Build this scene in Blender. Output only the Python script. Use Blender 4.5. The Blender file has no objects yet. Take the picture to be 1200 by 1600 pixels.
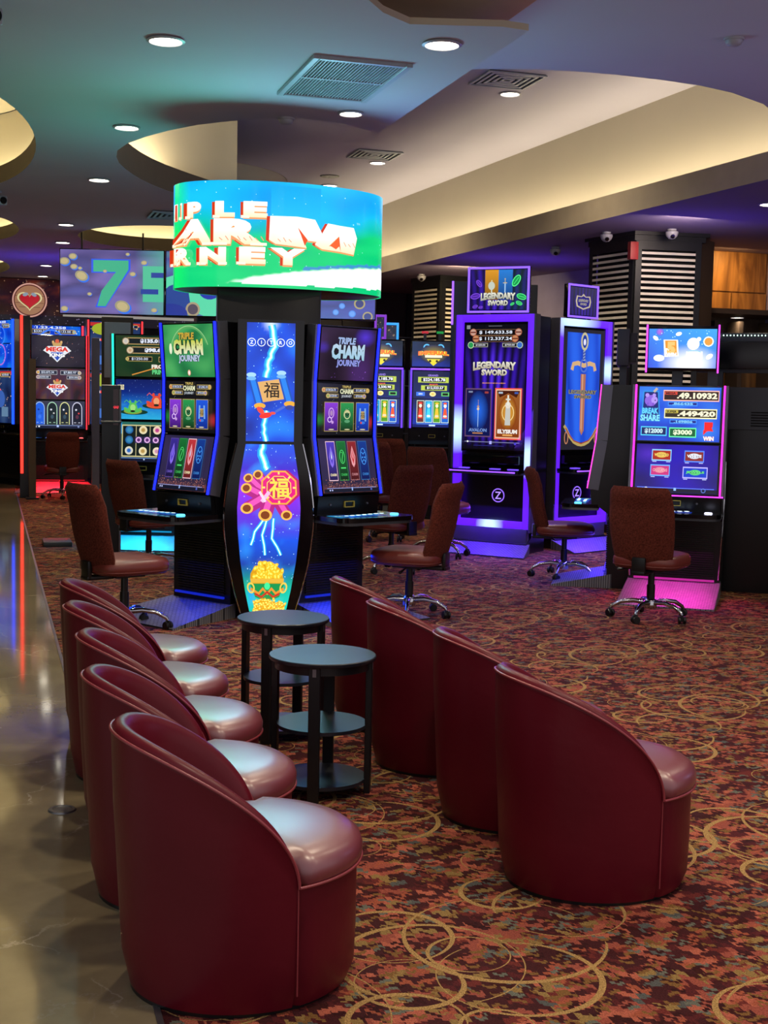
import bpy, bmesh, math, random
from mathutils import Vector, Matrix, noise
random.seed(7)
PI = math.pi
C = bpy.context.scene.collection
sc = bpy.context.scene

# ---------------------------------------------------------------- camera
cam_d = bpy.data.cameras.new('camera')
cam_d.sensor_fit = 'HORIZONTAL'; cam_d.sensor_width = 36.0
cam_d.lens = 36.0 * 2050 / 1200; cam_d.clip_start = 0.05; cam_d.clip_end = 200
cam = bpy.data.objects.new('camera', cam_d); C.objects.link(cam)
yaw = math.atan(620 / 2050); pitch = math.atan(178 / 2050); roll = math.radians(1.2)
fw = Vector((math.sin(yaw) * math.cos(pitch), math.cos(yaw) * math.cos(pitch), -math.sin(pitch)))
r0 = Vector((math.cos(yaw), -math.sin(yaw), 0)); u0 = r0.cross(fw)
rt = r0 * math.cos(roll) + u0 * math.sin(roll); up = -r0 * math.sin(roll) + u0 * math.cos(roll)
M = Matrix((rt, up, -fw)).transposed().to_4x4(); M.translation = (0, 0, 1.55)
cam.matrix_world = M
sc.camera = cam

# ---------------------------------------------------------------- world, exposure
sc.view_settings.view_transform = 'Standard'; sc.view_settings.look = 'None'
sc.view_settings.gamma = 1; sc.view_settings.use_curve_mapping = False
sc.view_settings.exposure = 0.0
w = bpy.data.worlds.new('world'); sc.world = w; w.use_nodes = True
w.node_tree.nodes['Background'].inputs[0].default_value = (0.80, 0.76, 0.80, 1)
w.node_tree.nodes['Background'].inputs[1].default_value = 0.78

LIGHTS = dict(down=16.0, machine=1.0)

def lin(c):
    if isinstance(c, str):
        c = c.lstrip('#'); c = tuple(int(c[i:i + 2], 16) / 255 for i in (0, 2, 4))
    return tuple((x / 12.92 if x <= 0.04045 else ((x + 0.055) / 1.055) ** 2.4) for x in c)

# ---------------------------------------------------------------- materials
MATS = {}
def nn(nt, typ, **kw):
    n = nt.nodes.new(typ)
    for k, v in kw.items():
        if k.startswith('i_'):
            key = k[2:]; key = int(key) if key.isdigit() else key.replace('_', ' ')
            n.inputs[key].default_value = v
        else: setattr(n, k, v)
    return n
def base_mat(name):
    m = bpy.data.materials.new(name); m.use_nodes = True
    MATS[name] = m
    return m, m.node_tree, m.node_tree.nodes['Principled BSDF']
def solid(name, col, rough=0.5, metal=0.0, spec=0.5, coat=0.0, bump=None, vary=0.12, vscale=6):
    """procedural principled material: colour with a little noise variation"""
    m, nt, b = base_mat(name)
    c = lin(col)
    tc = nn(nt, 'ShaderNodeTexCoord')
    no = nn(nt, 'ShaderNodeTexNoise', i_Scale=vscale, i_Detail=4.0)
    nt.links.new(tc.outputs['Object'], no.inputs['Vector'])
    r = nn(nt, 'ShaderNodeValToRGB')
    r.color_ramp.elements[0].position = 0.3; r.color_ramp.elements[1].position = 0.7
    r.color_ramp.elements[0].color = (*[x * (1 - vary) for x in c], 1)
    r.color_ramp.elements[1].color = (*[min(1, x * (1 + vary)) for x in c], 1)
    nt.links.new(no.outputs['Fac'], r.inputs[0]); nt.links.new(r.outputs[0], b.inputs['Base Color'])
    b.inputs['Roughness'].default_value = rough; b.inputs['Metallic'].default_value = metal
    b.inputs['Specular IOR Level'].default_value = spec
    b.inputs['Coat Weight'].default_value = coat; b.inputs['Coat Roughness'].default_value = 0.30
    if bump:
        n2 = nn(nt, 'ShaderNodeTexNoise', i_Scale=bump[0], i_Detail=3.0)
        nt.links.new(tc.outputs['Object'], n2.inputs['Vector'])
        bp = nn(nt, 'ShaderNodeBump', i_Strength=bump[1], i_Distance=bump[2])
        nt.links.new(n2.outputs['Fac'], bp.inputs['Height']); nt.links.new(bp.outputs[0], b.inputs['Normal'])
    return m
def glow(name, col, strength):
    m, nt, b = base_mat(name)
    c = lin(col)
    b.inputs['Base Color'].default_value = (0.02, 0.02, 0.02, 1)
    b.inputs['Emission Color'].default_value = (*c, 1); b.inputs['Emission Strength'].default_value = strength
    b.inputs['Roughness'].default_value = 0.3
    return m

solid('leather_maroon', '#580819', 0.42, spec=0.22, coat=0.12, bump=(26, 0.25, 0.004), vary=0.10, vscale=3)
solid('leather_seat', '#702430', 0.46, spec=0.95, coat=1.0, bump=(9, 0.15, 0.004), vary=0.12, vscale=5)
solid('piping_maroon', '#843038', 0.35, coat=0.3)
solid('chair_leather', '#6c2a24', 0.42, coat=0.15, vary=0.08)
solid('chair_fabric', '#5c2a20', 0.95, spec=0.15, bump=(160, 0.5, 0.003), vary=0.45, vscale=90)
solid('chrome', '#c8c8cc', 0.12, metal=1.0, vary=0.02)
solid('black_plastic', '#0c0c0f', 0.35, vary=0.1)
solid('black_gloss', '#08080b', 0.12, vary=0.1)
solid('black_wood', '#0d0e12', 0.4, vary=0.25, vscale=20)
solid('table_laminate', '#1a1e28', 0.33, vary=0.18, vscale=9)
solid('cabinet_black', '#0d0d11', 0.28, vary=0.15)
solid('cabinet_grey', '#34363c', 0.4, vary=0.1)
solid('trim_silver', '#6e6e78', 0.35, metal=0.7, vary=0.05)
solid('brushed_metal', '#8b8d92', 0.35, metal=0.9)
solid('slat_white', '#e4dccb', 0.45, vary=0.06)
solid('white_plastic', '#a3a2a8', 0.4, vary=0.03)
solid('vent_metal', '#9aa0a8', 0.4, vary=0.04)
solid('dark_void', '#0a0a0a', 0.9)
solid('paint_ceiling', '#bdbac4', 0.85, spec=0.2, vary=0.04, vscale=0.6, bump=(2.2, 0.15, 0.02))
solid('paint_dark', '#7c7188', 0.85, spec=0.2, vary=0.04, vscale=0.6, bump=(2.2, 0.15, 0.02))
solid('paint_cream', '#b8b09c', 0.85, spec=0.2, vary=0.04, vscale=0.5)
solid('paint_brown', '#6e5e4c', 0.7, vary=0.08, vscale=1)
solid('paint_slab', '#c8ac88', 0.8, vary=0.05)
solid('paint_lip_shaded', '#564c40', 0.8, vary=0.05)  # lip paint darkened for unlit left and oval lips; the shade is in the colour
solid('paint_lip', '#9a8c74', 0.8, vary=0.05)
solid('wall_panel_dark', '#45434e', 0.55, vary=0.3, vscale=1.2)
solid('wall_purple', '#8a84a8', 0.8, vary=0.05)
solid('wall_brown', '#4a3a2c', 0.6, vary=0.15, vscale=1.5)
solid('sign_red', '#a02a2a', 0.5)
solid('yellow_trim', '#b9a94a', 0.4)

def m_carpet():
    m, nt, b = base_mat('carpet')
    L = nt.links.new
    tc = nn(nt, 'ShaderNodeTexCoord'); sep = nn(nt, 'ShaderNodeSeparateXYZ'); L(tc.outputs['Object'], sep.inputs[0])
    def mt(op, a, bb=None, c=None):
        n = nt.nodes.new('ShaderNodeMath'); n.operation = op
        for i, v in enumerate((a, bb, c)):
            if v is None: continue
            if isinstance(v, (int, float)): n.inputs[i].default_value = v
            else: L(v, n.inputs[i])
        return n.outputs[0]
    # slight wobble of the tufts
    no = nn(nt, 'ShaderNodeTexNoise', i_Scale=160.0, i_Detail=2.0); L(tc.outputs['Object'], no.inputs['Vector'])
    wob = mt('MULTIPLY', mt('SUBTRACT', no.outputs['Fac'], 0.5), 0.003)
    X = mt('ADD', sep.outputs[0], wob); Y = mt('ADD', sep.outputs[1], wob)
    # zig-zag rows: stepped coordinate
    def patch(sx, sy, zz, off):
        xs = mt('DIVIDE', mt('ADD', X, off), sx)
        step = mt('MULTIPLY', mt('PINGPONG', mt('FLOOR', mt('MULTIPLY', xs, 3.0)), 2.0), zz)
        ys = mt('DIVIDE', mt('ADD', Y, mt('MULTIPLY', mt('ADD', step, mt('MULTIPLY', mt('FRACT', xs), 0.7)), sy)), sy)
        row = mt('FLOOR', ys)
        xr = mt('FLOOR', mt('ADD', xs, mt('MULTIPLY', row, 0.37)))
        cx = nn(nt, 'ShaderNodeCombineXYZ'); L(xr, cx.inputs[0]); L(row, cx.inputs[1]); cx.inputs[2].default_value = off
        wn = nn(nt, 'ShaderNodeTexWhiteNoise'); L(cx.outputs[0], wn.inputs['Vector'])
        return wn.outputs['Value']
    v = patch(0.056, 0.032, 0.34, 0.0)
    r = nn(nt, 'ShaderNodeValToRGB'); r.color_ramp.interpolation = 'CONSTANT'
    stops = [(0, '#3a1518'), (0.30, '#864236'), (0.47, '#4c1a1c'), (0.62, '#9c5240'), (0.72, '#5f2420'), (0.80, '#80643a'), (0.90, '#35100f'), (0.95, '#4a4a48')]
    cr = r.color_ramp
    while len(cr.elements) < len(stops): cr.elements.new(0.5)
    for e, (p, c) in zip(cr.elements, stops): e.position = p; e.color = (*lin(c), 1)
    L(v, r.inputs[0])
    v2 = patch(0.036, 0.016, 0.6, 3.7)
    r2 = nn(nt, 'ShaderNodeValToRGB'); r2.color_ramp.interpolation = 'CONSTANT'
    stops = [(0, '#3a1214'), (0.25, '#8c4632'), (0.5, '#6e4c28'), (0.72, '#2f0e10'), (0.88, '#5a5a50')]
    while len(r2.color_ramp.elements) < len(stops): r2.color_ramp.elements.new(0.5)
    for e, (p, c) in zip(r2.color_ramp.elements, stops): e.position = p; e.color = (*lin(c), 1)
    L(v2, r2.inputs[0])
    sel = mt('GREATER_THAN', mt('FRACT', mt('MULTIPLY', v2, 7.31)), 0.66)
    mx = nn(nt, 'ShaderNodeMix', data_type='RGBA'); L(sel, mx.inputs[0]); L(r.outputs[0], mx.inputs[6]); L(r2.outputs[0], mx.inputs[7])
    # golden eccentric rings, repeated in a staggered cell
    rnd = random.Random(5)
    total = None
    CW, CH = 1.55, 1.35
    for layer, (ox, oy) in enumerate(((0.28, 0.10), (1.06, 0.76))):
        cx = mt('ADD', X, ox); cy = mt('ADD', Y, oy)
        col = mt('FLOOR', mt('DIVIDE', cx, CW))
        cy = mt('ADD', cy, mt('MULTIPLY', mt('MODULO', col, 2.0), CH * 0.5))
        fx = mt('MULTIPLY', mt('SUBTRACT', mt('FRACT', mt('DIVIDE', cx, CW)), 0.5), CW)
        fy = mt('MULTIPLY', mt('SUBTRACT', mt('FRACT', mt('DIVIDE', cy, CH)), 0.5), CH)
        rings = [(0.02, 0.10, 0.30, 0.6), (0.14, -0.16, 0.34, 2.4), (-0.14, -0.10, 0.26, 4.0), (0.05, -0.02, 0.135, 1.0), (0.24, 0.16, 0.21, 5.2),
                 (-0.10, 0.20, 0.17, 3.3), (-0.42, 0.06, 0.11, 0.2), (0.50, -0.28, 0.15, 2.0), (-0.38, -0.38, 0.20, 1.2), (0.10, -0.10, 0.07, 0.0)]
        if layer: rings = [(-y * 1.0, x * .9, rr * .86, ph + 1.7) for x, y, rr, ph in rings[:8]]
        for (px, py, rr, ph) in rings:
            th = 0.0048 if rr > .12 else 0.0030
            # crescent: between an outer circle and a shifted inner circle
            dx = mt('SUBTRACT', fx, px); dy = mt('SUBTRACT', fy, py)
            d = mt('SQRT', mt('ADD', mt('MULTIPLY', dx, dx), mt('MULTIPLY', dy, dy)))
            # width varies round the ring
            lean = mt('ADD', mt('MULTIPLY', dx, math.cos(ph) / rr), mt('MULTIPLY', dy, math.sin(ph) / rr))
            wd = mt('MAXIMUM', mt('MULTIPLY_ADD', lean, th, th * 0.95), 0.0019)
            a = mt('LESS_THAN', mt('ABSOLUTE', mt('SUBTRACT', d, rr)), wd)
            # an open gap on some rings
            if rr > 0.16:
                gap = mt('LESS_THAN', mt('ADD', mt('MULTIPLY', dx, math.cos(ph + 2.2) / rr), mt('MULTIPLY', dy, math.sin(ph + 2.2) / rr)), 0.93)
                a = mt('MULTIPLY', a, gap)
            total = a if total is None else mt('MAXIMUM', total, a)
    n3 = nn(nt, 'ShaderNodeTexNoise', i_Scale=230.0, i_Detail=1.0); L(tc.outputs['Object'], n3.inputs['Vector'])
    gold = nn(nt, 'ShaderNodeMix', data_type='RGBA')
    gold.inputs[6].default_value = (*lin('#7a5c34'), 1); gold.inputs[7].default_value = (*lin('#b08c58'), 1); L(n3.outputs['Fac'], gold.inputs[0])
    m2 = nn(nt, 'ShaderNodeMix', data_type='RGBA'); L(total, m2.inputs[0]); L(mx.outputs[2], m2.inputs[6]); L(gold.outputs[2], m2.inputs[7])
    grain = nn(nt, 'ShaderNodeMix', data_type='RGBA', blend_type='MULTIPLY'); grain.inputs[0].default_value = 1
    gr = nn(nt, 'ShaderNodeMapRange', i_1=0.3, i_2=0.7, i_3=0.62, i_4=1.35); L(n3.outputs['Fac'], gr.inputs[0])
    L(m2.outputs[2], grain.inputs[6]); L(gr.outputs[0], grain.inputs[7])
    L(grain.outputs[2], b.inputs['Base Color'])
    b.inputs['Roughness'].default_value = 0.95; b.inputs['Specular IOR Level'].default_value = 0.15
    bp = nn(nt, 'ShaderNodeBump', i_Strength=0.4, i_Distance=0.004); L(n3.outputs['Fac'], bp.inputs['Height']); L(bp.outputs[0], b.inputs['Normal'])
m_carpet()

def m_marble():
    m, nt, b = base_mat('marble')
    L = nt.links.new
    tc = nn(nt, 'ShaderNodeTexCoord')
    no = nn(nt, 'ShaderNodeTexNoise', i_Scale=1.6, i_Detail=8.0, i_Roughness=0.6); L(tc.outputs['Object'], no.inputs['Vector'])
    r = nn(nt, 'ShaderNodeValToRGB')
    r.color_ramp.elements[0].position = 0.25; r.color_ramp.elements[0].color = (*lin('#6b604a'), 1)
    r.color_ramp.elements[1].position = 0.75; r.color_ramp.elements[1].color = (*lin('#998b6c'), 1)
    L(no.outputs['Fac'], r.inputs[0])
    # pale veins: distorted voronoi edges
    vm = nn(nt, 'ShaderNodeVectorMath', operation='MULTIPLY_ADD'); L(no.outputs['Color'], vm.inputs[0]); vm.inputs[1].default_value = (0.7, 0.7, 0.7); L(tc.outputs['Object'], vm.inputs[2])
    last = r.outputs[0]
    for sc_, wd, col in ((1.7, 0.012, '#c9bfae'), (3.6, 0.012, '#8f867a')):
        vo = nn(nt, 'ShaderNodeTexVoronoi', feature='DISTANCE_TO_EDGE', i_Scale=sc_); L(vm.outputs[0], vo.inputs['Vector'])
        mr = nn(nt, 'ShaderNodeMapRange', i_1=0.0, i_2=wd, i_3=0.9, i_4=0.0); L(vo.outputs['Distance'], mr.inputs[0])
        n2 = nn(nt, 'ShaderNodeTexNoise', i_Scale=2.5); L(tc.outputs['Object'], n2.inputs['Vector'])
        m3 = nn(nt, 'ShaderNodeMapRange', i_1=0.5, i_2=0.68, i_3=0.0, i_4=0.8); L(n2.outputs['Fac'], m3.inputs[0])
        mu = nn(nt, 'ShaderNodeMath', operation='MULTIPLY'); L(mr.outputs[0], mu.inputs[0]); L(m3.outputs[0], mu.inputs[1])
        mx = nn(nt, 'ShaderNodeMix', data_type='RGBA'); L(mu.outputs[0], mx.inputs[0]); L(last, mx.inputs[6]); mx.inputs[7].default_value = (*lin(col), 1)
        last = mx.outputs[2]
    L(last, b.inputs['Base Color'])
    b.inputs['Roughness'].default_value = 0.07; b.inputs['IOR'].default_value = 1.75; b.inputs['Specular IOR Level'].default_value = 0.7
m_marble()

def m_wood():
    m, nt, b = base_mat('wood_panel')
    L = nt.links.new
    tc = nn(nt, 'ShaderNodeTexCoord'); mp = nn(nt, 'ShaderNodeMapping'); mp.inputs['Scale'].default_value = (3.2, 3.2, 0.5)
    L(tc.outputs['Object'], mp.inputs['Vector'])
    no = nn(nt, 'ShaderNodeTexNoise', i_Scale=2.2, i_Detail=6.0, i_Distortion=1.4); L(mp.outputs[0], no.inputs['Vector'])
    r = nn(nt, 'ShaderNodeValToRGB')
    r.color_ramp.elements[0].position = 0.3; r.color_ramp.elements[0].color = (*lin('#5b3a1c'), 1)
    r.color_ramp.elements[1].position = 0.72; r.color_ramp.elements[1].color = (*lin('#a97a42'), 1)
    L(no.outputs['Fac'], r.inputs[0]); L(r.outputs[0], b.inputs['Base Color']); b.inputs['Roughness'].default_value = 0.4
m_wood()

def m_tread():
    m, nt, b = base_mat('tread_plate')
    L = nt.links.new
    tc = nn(nt, 'ShaderNodeTexCoord')
    ch = nn(nt, 'ShaderNodeTexBrick', i_Scale=13.0); L(tc.outputs['Object'], ch.inputs['Vector'])
    ch.inputs['Mortar Size'].default_value = 0.045
    ch.inputs[1].default_value = (*lin('#8c8c90'), 1); ch.inputs[2].default_value = (*lin('#7c7c82'), 1); ch.inputs[3].default_value = (*lin('#3c3c42'), 1)
    L(ch.outputs['Color'], b.inputs['Base Color']); b.inputs['Roughness'].default_value = 0.45; b.inputs['Metallic'].default_value = 0.3
    bp = nn(nt, 'ShaderNodeBump', i_Strength=0.5, i_Distance=0.004); L(ch.outputs['Fac'], bp.inputs['Height']); L(bp.outputs[0], b.inputs['Normal'])
m_tread()

def m_screen(name='display'):
    """a lit display: the picture is a colour attribute on the screen's own mesh"""
    m, nt, b = base_mat(name)
    at = nn(nt, 'ShaderNodeVertexColor'); at.layer_name = 'Col'
    b.inputs['Base Color'].default_value = (0.01, 0.01, 0.012, 1)
    b.inputs['Roughness'].default_value = 0.16
    nt.links.new(at.outputs['Color'], b.inputs['Emission Color']); b.inputs['Emission Strength'].default_value = 1.0
m_screen()

# ---------------------------------------------------------------- mesh helpers
class MB:
    def __init__(s): s.bm = bmesh.new()
    def _xf(s, verts, mat):
        if mat is not None: bmesh.ops.transform(s.bm, matrix=mat, verts=verts)
    def box(s, x0, y0, z0, x1, y1, z1, bevel=0, seg=2, mat=None):
        r = bmesh.ops.create_cube(s.bm, size=1)
        vs = r['verts']
        for v in vs:
            v.co = Vector((x0 + (v.co.x + .5) * (x1 - x0), y0 + (v.co.y + .5) * (y1 - y0), z0 + (v.co.z + .5) * (z1 - z0)))
        if bevel:
            es = {e for v in vs for e in v.link_edges}
            r = bmesh.ops.bevel(s.bm, geom=list(es), offset=bevel, segments=seg, profile=.6, affect='EDGES')
            vs = list({v for f in r['faces'] for v in f.verts})
        s._xf(vs, mat); return s
    def prism(s, pts, a, b, axis='x', mat=None):
        """polygon pts extruded along axis from a to b"""
        def mk(p, t):
            if axis == 'x': return (t, p[0], p[1])
            if axis == 'y': return (p[0], t, p[1])
            return (p[0], p[1], t)
        A = [s.bm.verts.new(mk(p, a)) for p in pts]; B = [s.bm.verts.new(mk(p, b)) for p in pts]
        n = len(pts)
        s.bm.faces.new(A); s.bm.faces.new(B[::-1])
        for i in range(n): s.bm.faces.new((A[i], B[i], B[(i + 1) % n], A[(i + 1) % n]))
        s._xf(A + B, mat); return s
    def ribbon(s, prof, x0, x1, t, off=0.0):
        """strip that follows the (y,z) polyline prof: x0..x1 wide, t thick towards -y"""
        for i in range(len(prof) - 1):
            (ya, za), (yb, zb) = prof[i], prof[i + 1]
            d = Vector((yb - ya, zb - za)).normalized(); nx = Vector((d.y, -d.x))
            if nx.x > 0: nx = -nx
            a0 = (ya + nx.x * off, za + nx.y * off); b0 = (yb + nx.x * off, zb + nx.y * off)
            a1 = (ya + nx.x * (off + t), za + nx.y * (off + t)); b1 = (yb + nx.x * (off + t), zb + nx.y * (off + t))
            s.prism([a0, b0, b1, a1], x0, x1)
        return s
    def tube(s, pts, r, n=10, closed=False, cap=True):
        pts = [Vector(p) for p in pts]; rings = []
        N = len(pts)
        up_ = Vector((0, 0, 1))
        for i, p in enumerate(pts):
            if closed: t = pts[(i + 1) % N] - pts[i - 1]
            else: t = pts[min(i + 1, N - 1)] - pts[max(i - 1, 0)]
            t.normalize()
            a = t.cross(up_)
            if a.length < 1e-3: a = t.cross(Vector((1, 0, 0)))
            a.normalize(); b = a.cross(t)
            rr = r[i] if isinstance(r, (list, tuple)) else r
            rings.append([s.bm.verts.new(p + a * math.cos(2 * PI * k / n) * rr + b * math.sin(2 * PI * k / n) * rr) for k in range(n)])
        for i in range(N if closed else N - 1):
            A, B = rings[i], rings[(i + 1) % N]
            for k in range(n): s.bm.faces.new((A[k], A[(k + 1) % n], B[(k + 1) % n], B[k]))
        if cap and not closed: s.bm.faces.new(rings[0][::-1]); s.bm.faces.new(rings[-1])
        return s
    def lathe(s, prof, n=32, sx=1, sy=1, c=(0, 0, 0), mat=None):
        rings = []
        for r, z in prof:
            if r < 1e-6: rings.append([s.bm.verts.new((c[0], c[1], c[2] + z))])
            else: rings.append([s.bm.verts.new((c[0] + sx * r * math.cos(2 * PI * k / n), c[1] + sy * r * math.sin(2 * PI * k / n), c[2] + z)) for k in range(n)])
        for A, B in zip(rings, rings[1:]):
            for k in range(n):
                q = []
                for v in (A[k % len(A)], A[(k + 1) % len(A)], B[(k + 1) % len(B)], B[k % len(B)]):
                    if v not in q: q.append(v)
                if len(q) >= 3: s.bm.faces.new(q)
        for R in (rings[0], rings[-1]):
            if len(R) > 2:
                try: s.bm.faces.new(R)
                except ValueError: pass
        s._xf([v for R in rings for v in R], mat); return s
    def build(s, name, mat, parent=None, smooth=35):
        bmesh.ops.recalc_face_normals(s.bm, faces=s.bm.faces[:])
        me = bpy.data.meshes.new(name); s.bm.to_mesh(me); s.bm.free()
        if smooth:
            me.shade_smooth(); me.set_sharp_from_angle(angle=math.radians(smooth))
        me.materials.append(MATS[mat])
        o = bpy.data.objects.new(name, me); C.objects.link(o)
        if parent: o.parent = parent
        return o

def struct(o): o['kind'] = 'structure'; return o
def tag(o, label, cat, group=None):
    o['label'] = label; o['category'] = cat
    if group: o['group'] = group
    return o
def thing(name, label, cat, loc=(0, 0, 0), rot=0, group=None):
    o = bpy.data.objects.new(name, None); C.objects.link(o)
    o.location = loc; o.rotation_euler = (0, 0, rot); o.empty_display_size = 0.1
    return tag(o, label, cat, group)
def copy_tree(o, parent=None):
    c = o.copy(); C.objects.link(c)
    if parent: c.parent = parent
    for ch in list(o.children): copy_tree(ch, c)
    return c
def facing(x, y, deg=0):
    """rotation that turns a thing's front (local -Y) to the camera's side, plus deg"""
    return -math.atan2(x, y) + math.radians(deg)
def lamp(name, loc, col, watts, size, rot=(0, 0, 0), size_y=None, parent=None, shape='RECTANGLE'):
    d = bpy.data.lights.new(name, 'AREA'); d.energy = watts; d.color = lin(col); d.shape = shape; d.size = size
    if shape == 'RECTANGLE': d.size_y = size_y or size
    o = bpy.data.objects.new(name, d); C.objects.link(o); o.location = loc; o.rotation_euler = rot
    if parent: o.parent = parent
    return o
# ---------------------------------------------------------------- the room
def plane_poly(name, outer, z, mat, holes=(), thick=0.0):
    """flat ceiling sheet with holes (curve fill)"""
    cu = bpy.data.curves.new(name, 'CURVE'); cu.dimensions = '2D'; cu.fill_mode = 'BOTH'; cu.extrude = thick / 2
    for pts in (outer, *holes):
        sp = cu.splines.new('POLY'); sp.points.add(len(pts) - 1); sp.use_cyclic_u = True
        for q, p in zip(sp.points, pts): q.co = (p[0], p[1], 0, 1)
    tmp = bpy.data.objects.new('t', cu)
    me = bpy.data.meshes.new_from_object(tmp); bpy.data.objects.remove(tmp)
    me.materials.clear(); me.materials.append(MATS[mat])
    o = bpy.data.objects.new(name, me); C.objects.link(o); o.location = (0, 0, z + thick / 2)
    return struct(o)
def wall_ribbon(name, pts, z0, z1, mat, closed=False, thick=0.0):
    mb = MB(); bm = mb.bm
    A = [bm.verts.new((p[0], p[1], z0)) for p in pts]; B = [bm.verts.new((p[0], p[1], z1)) for p in pts]
    n = len(pts)
    for i in range(n if closed else n - 1):
        j = (i + 1) % n; bm.faces.new((A[i], A[j], B[j], B[i]))
    return struct(mb.build(name, mat, smooth=40))
def smooth_pts(pts, it=2, closed=False):
    for _ in range(it):
        q = []
        n = len(pts)
        for i in range(n if closed else n - 1):
            a, b = pts[i], pts[(i + 1) % n]
            q += [(a[0] * .75 + b[0] * .25, a[1] * .75 + b[1] * .25), (a[0] * .25 + b[0] * .75, a[1] * .25 + b[1] * .75)]
        pts = q if closed else [pts[0]] + q + [pts[-1]]
    return pts
def offset(pts, d, closed=False):
    out = []; n = len(pts)
    for i in range(n):
        a = Vector(pts[(i - 1) % n] if closed or i > 0 else pts[0]); b = Vector(pts[(i + 1) % n] if closed or i < n - 1 else pts[-1])
        t = (b - a).normalized(); out.append((pts[i][0] + t.y * d, pts[i][1] - t.x * d))
    return out

MX = 0.40   # carpet / marble seam
mb = MB(); mb.box(MX, -3, -0.05, 14, 36, 0.0); struct(mb.build('floor', 'carpet', smooth=0))
mb = MB(); mb.box(-8, -3, -0.05, MX, 36, 0.0); struct(mb.build('floor', 'marble', smooth=0))
mb = MB(); mb.box(MX - 0.008, -3, -0.01, MX + 0.008, 36, 0.004); struct(mb.build('trim_1', 'brushed_metal', smooth=0))

ZA = 3.5
left_lip = [(2.77, 9.51), (2.42, 9.27), (2.06, 9.22), (1.55, 9.60), (1.22, 10.15), (1.0, 10.85), (1.04, 11.45), (1.20, 12.0), (1.40, 12.5), (1.72, 13.05), (2.6, 14.2), (3.4, 15.3), (4.0, 17), (4.4, 20), (4.6, 24), (4.7, 26)]
ll = [left_lip[0]] + smooth_pts(left_lip[1:], 1)
def ell(cx, cy, a, b, n=56): return [(cx + a * math.cos(2 * PI * k / n), cy + b * math.sin(2 * PI * k / n)) for k in range(n)]
ovals = [(-0.5, 11.3, 0.88, 2.6), (-0.5, 16.9, 0.87, 1.7), (-0.5, 22.0, 0.84, 1.9), (2.25, 16.95, 1.17, 1.35)]
outerA = [(-8, 2), (1.55, 2), (1.62, 5.6), (1.80, 6.40), (1.93, 6.58), (2.12, 6.73), (2.59, 6.60), (2.745, 6.62)] + ll + [(4.7, 26), (4.7, 34), (-8, 34)]
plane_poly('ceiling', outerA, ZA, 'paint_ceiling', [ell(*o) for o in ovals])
# raised ceiling over the opening and the far part
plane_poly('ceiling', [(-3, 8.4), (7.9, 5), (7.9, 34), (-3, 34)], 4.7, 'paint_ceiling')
# near right sheet with the curved far edge
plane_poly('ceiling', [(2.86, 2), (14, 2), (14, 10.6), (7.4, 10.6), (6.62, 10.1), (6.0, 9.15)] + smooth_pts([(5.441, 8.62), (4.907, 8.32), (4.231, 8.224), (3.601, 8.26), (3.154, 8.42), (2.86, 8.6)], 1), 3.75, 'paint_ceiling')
# right hand low sheet
lip = [(6.655, 6.6), (5.55, 25.9)]
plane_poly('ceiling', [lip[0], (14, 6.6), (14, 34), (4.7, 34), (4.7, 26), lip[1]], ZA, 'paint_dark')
# brown stepped slab beyond the near end of the left sheet
plane_poly('ceiling', [(1.2, 3.2), (2.62, 3.2), (2.785, 6.0), (2.785, 7.11), (2.55, 7.13), (2.1, 7.25), (1.2, 7.0)], 3.66, 'paint_slab')
wall_ribbon('trim_2', [(1.55, 5.0), (1.62, 5.6), (1.80, 6.40), (1.93, 6.58), (2.12, 6.73), (2.59, 6.60), (2.745, 6.62)], ZA, ZA + 0.035, 'paint_cream')
# fascia lips
def lip_run(k, pts, h=0.24, closed=False, side=1, cove=0.32, wall=True, top=4.7, strip=True, st='cove_strip', wallz=None):
    wall_ribbon('trim_%d' % k, pts, ZA, ZA + h, 'paint_lip_shaded' if closed else 'paint_lip', closed)
    led = offset(pts, side * 0.10, closed)
    if strip:      # the warm strip that lies in the cove behind the lip
        mb = MB(); n = len(led)
        in_ = offset(pts, side * 0.16, closed)
        A = [mb.bm.verts.new((p[0], p[1], ZA + h * 0.62)) for p in led]; B = [mb.bm.verts.new((p[0], p[1], ZA + h * 0.62)) for p in in_]
        for i in range(n if closed else n - 1):
            j = (i + 1) % n; mb.bm.faces.new((A[i], A[j], B[j], B[i]))
        o = mb.build('led_strip_light', st, smooth=0)
        tag(o, STRIP_LABELS[k], 'strip light')
    if wall:
        wp = offset(pts, side * cove, closed)
        wall_ribbon('wall_cove_%d' % k, wp, ZA - 0.0, top, 'paint_cream', closed)
STRIP_LABELS = {3: 'warm strip light hidden in the long cove along the right-hand ceiling edge',
                4: 'warm strip light in the cove above and left of the round sign',
                5: 'warm strip light inside the largest oval ceiling recess at the left edge',
                6: 'warm strip light inside the second oval ceiling recess at the left edge',
                7: 'warm strip light inside the farthest oval ceiling recess at the left edge',
                8: 'warm strip light inside the oval ceiling recess just above the big television'}
glow('cove_strip', '#ffeec8', 36.0)
glow('cove_strip_left', '#ffeec0', 80.0)
glow('cove_strip_soft', '#ffeebc', 26.0)
lip_r = [(6.655 - 0.0572 * (y - 6.6), y) for y in (6.6, 8, 10, 12, 14, 16, 18, 20, 22, 24, 25.9)]
lip_run(3, lip_r, side=1, cove=0.38)
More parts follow.
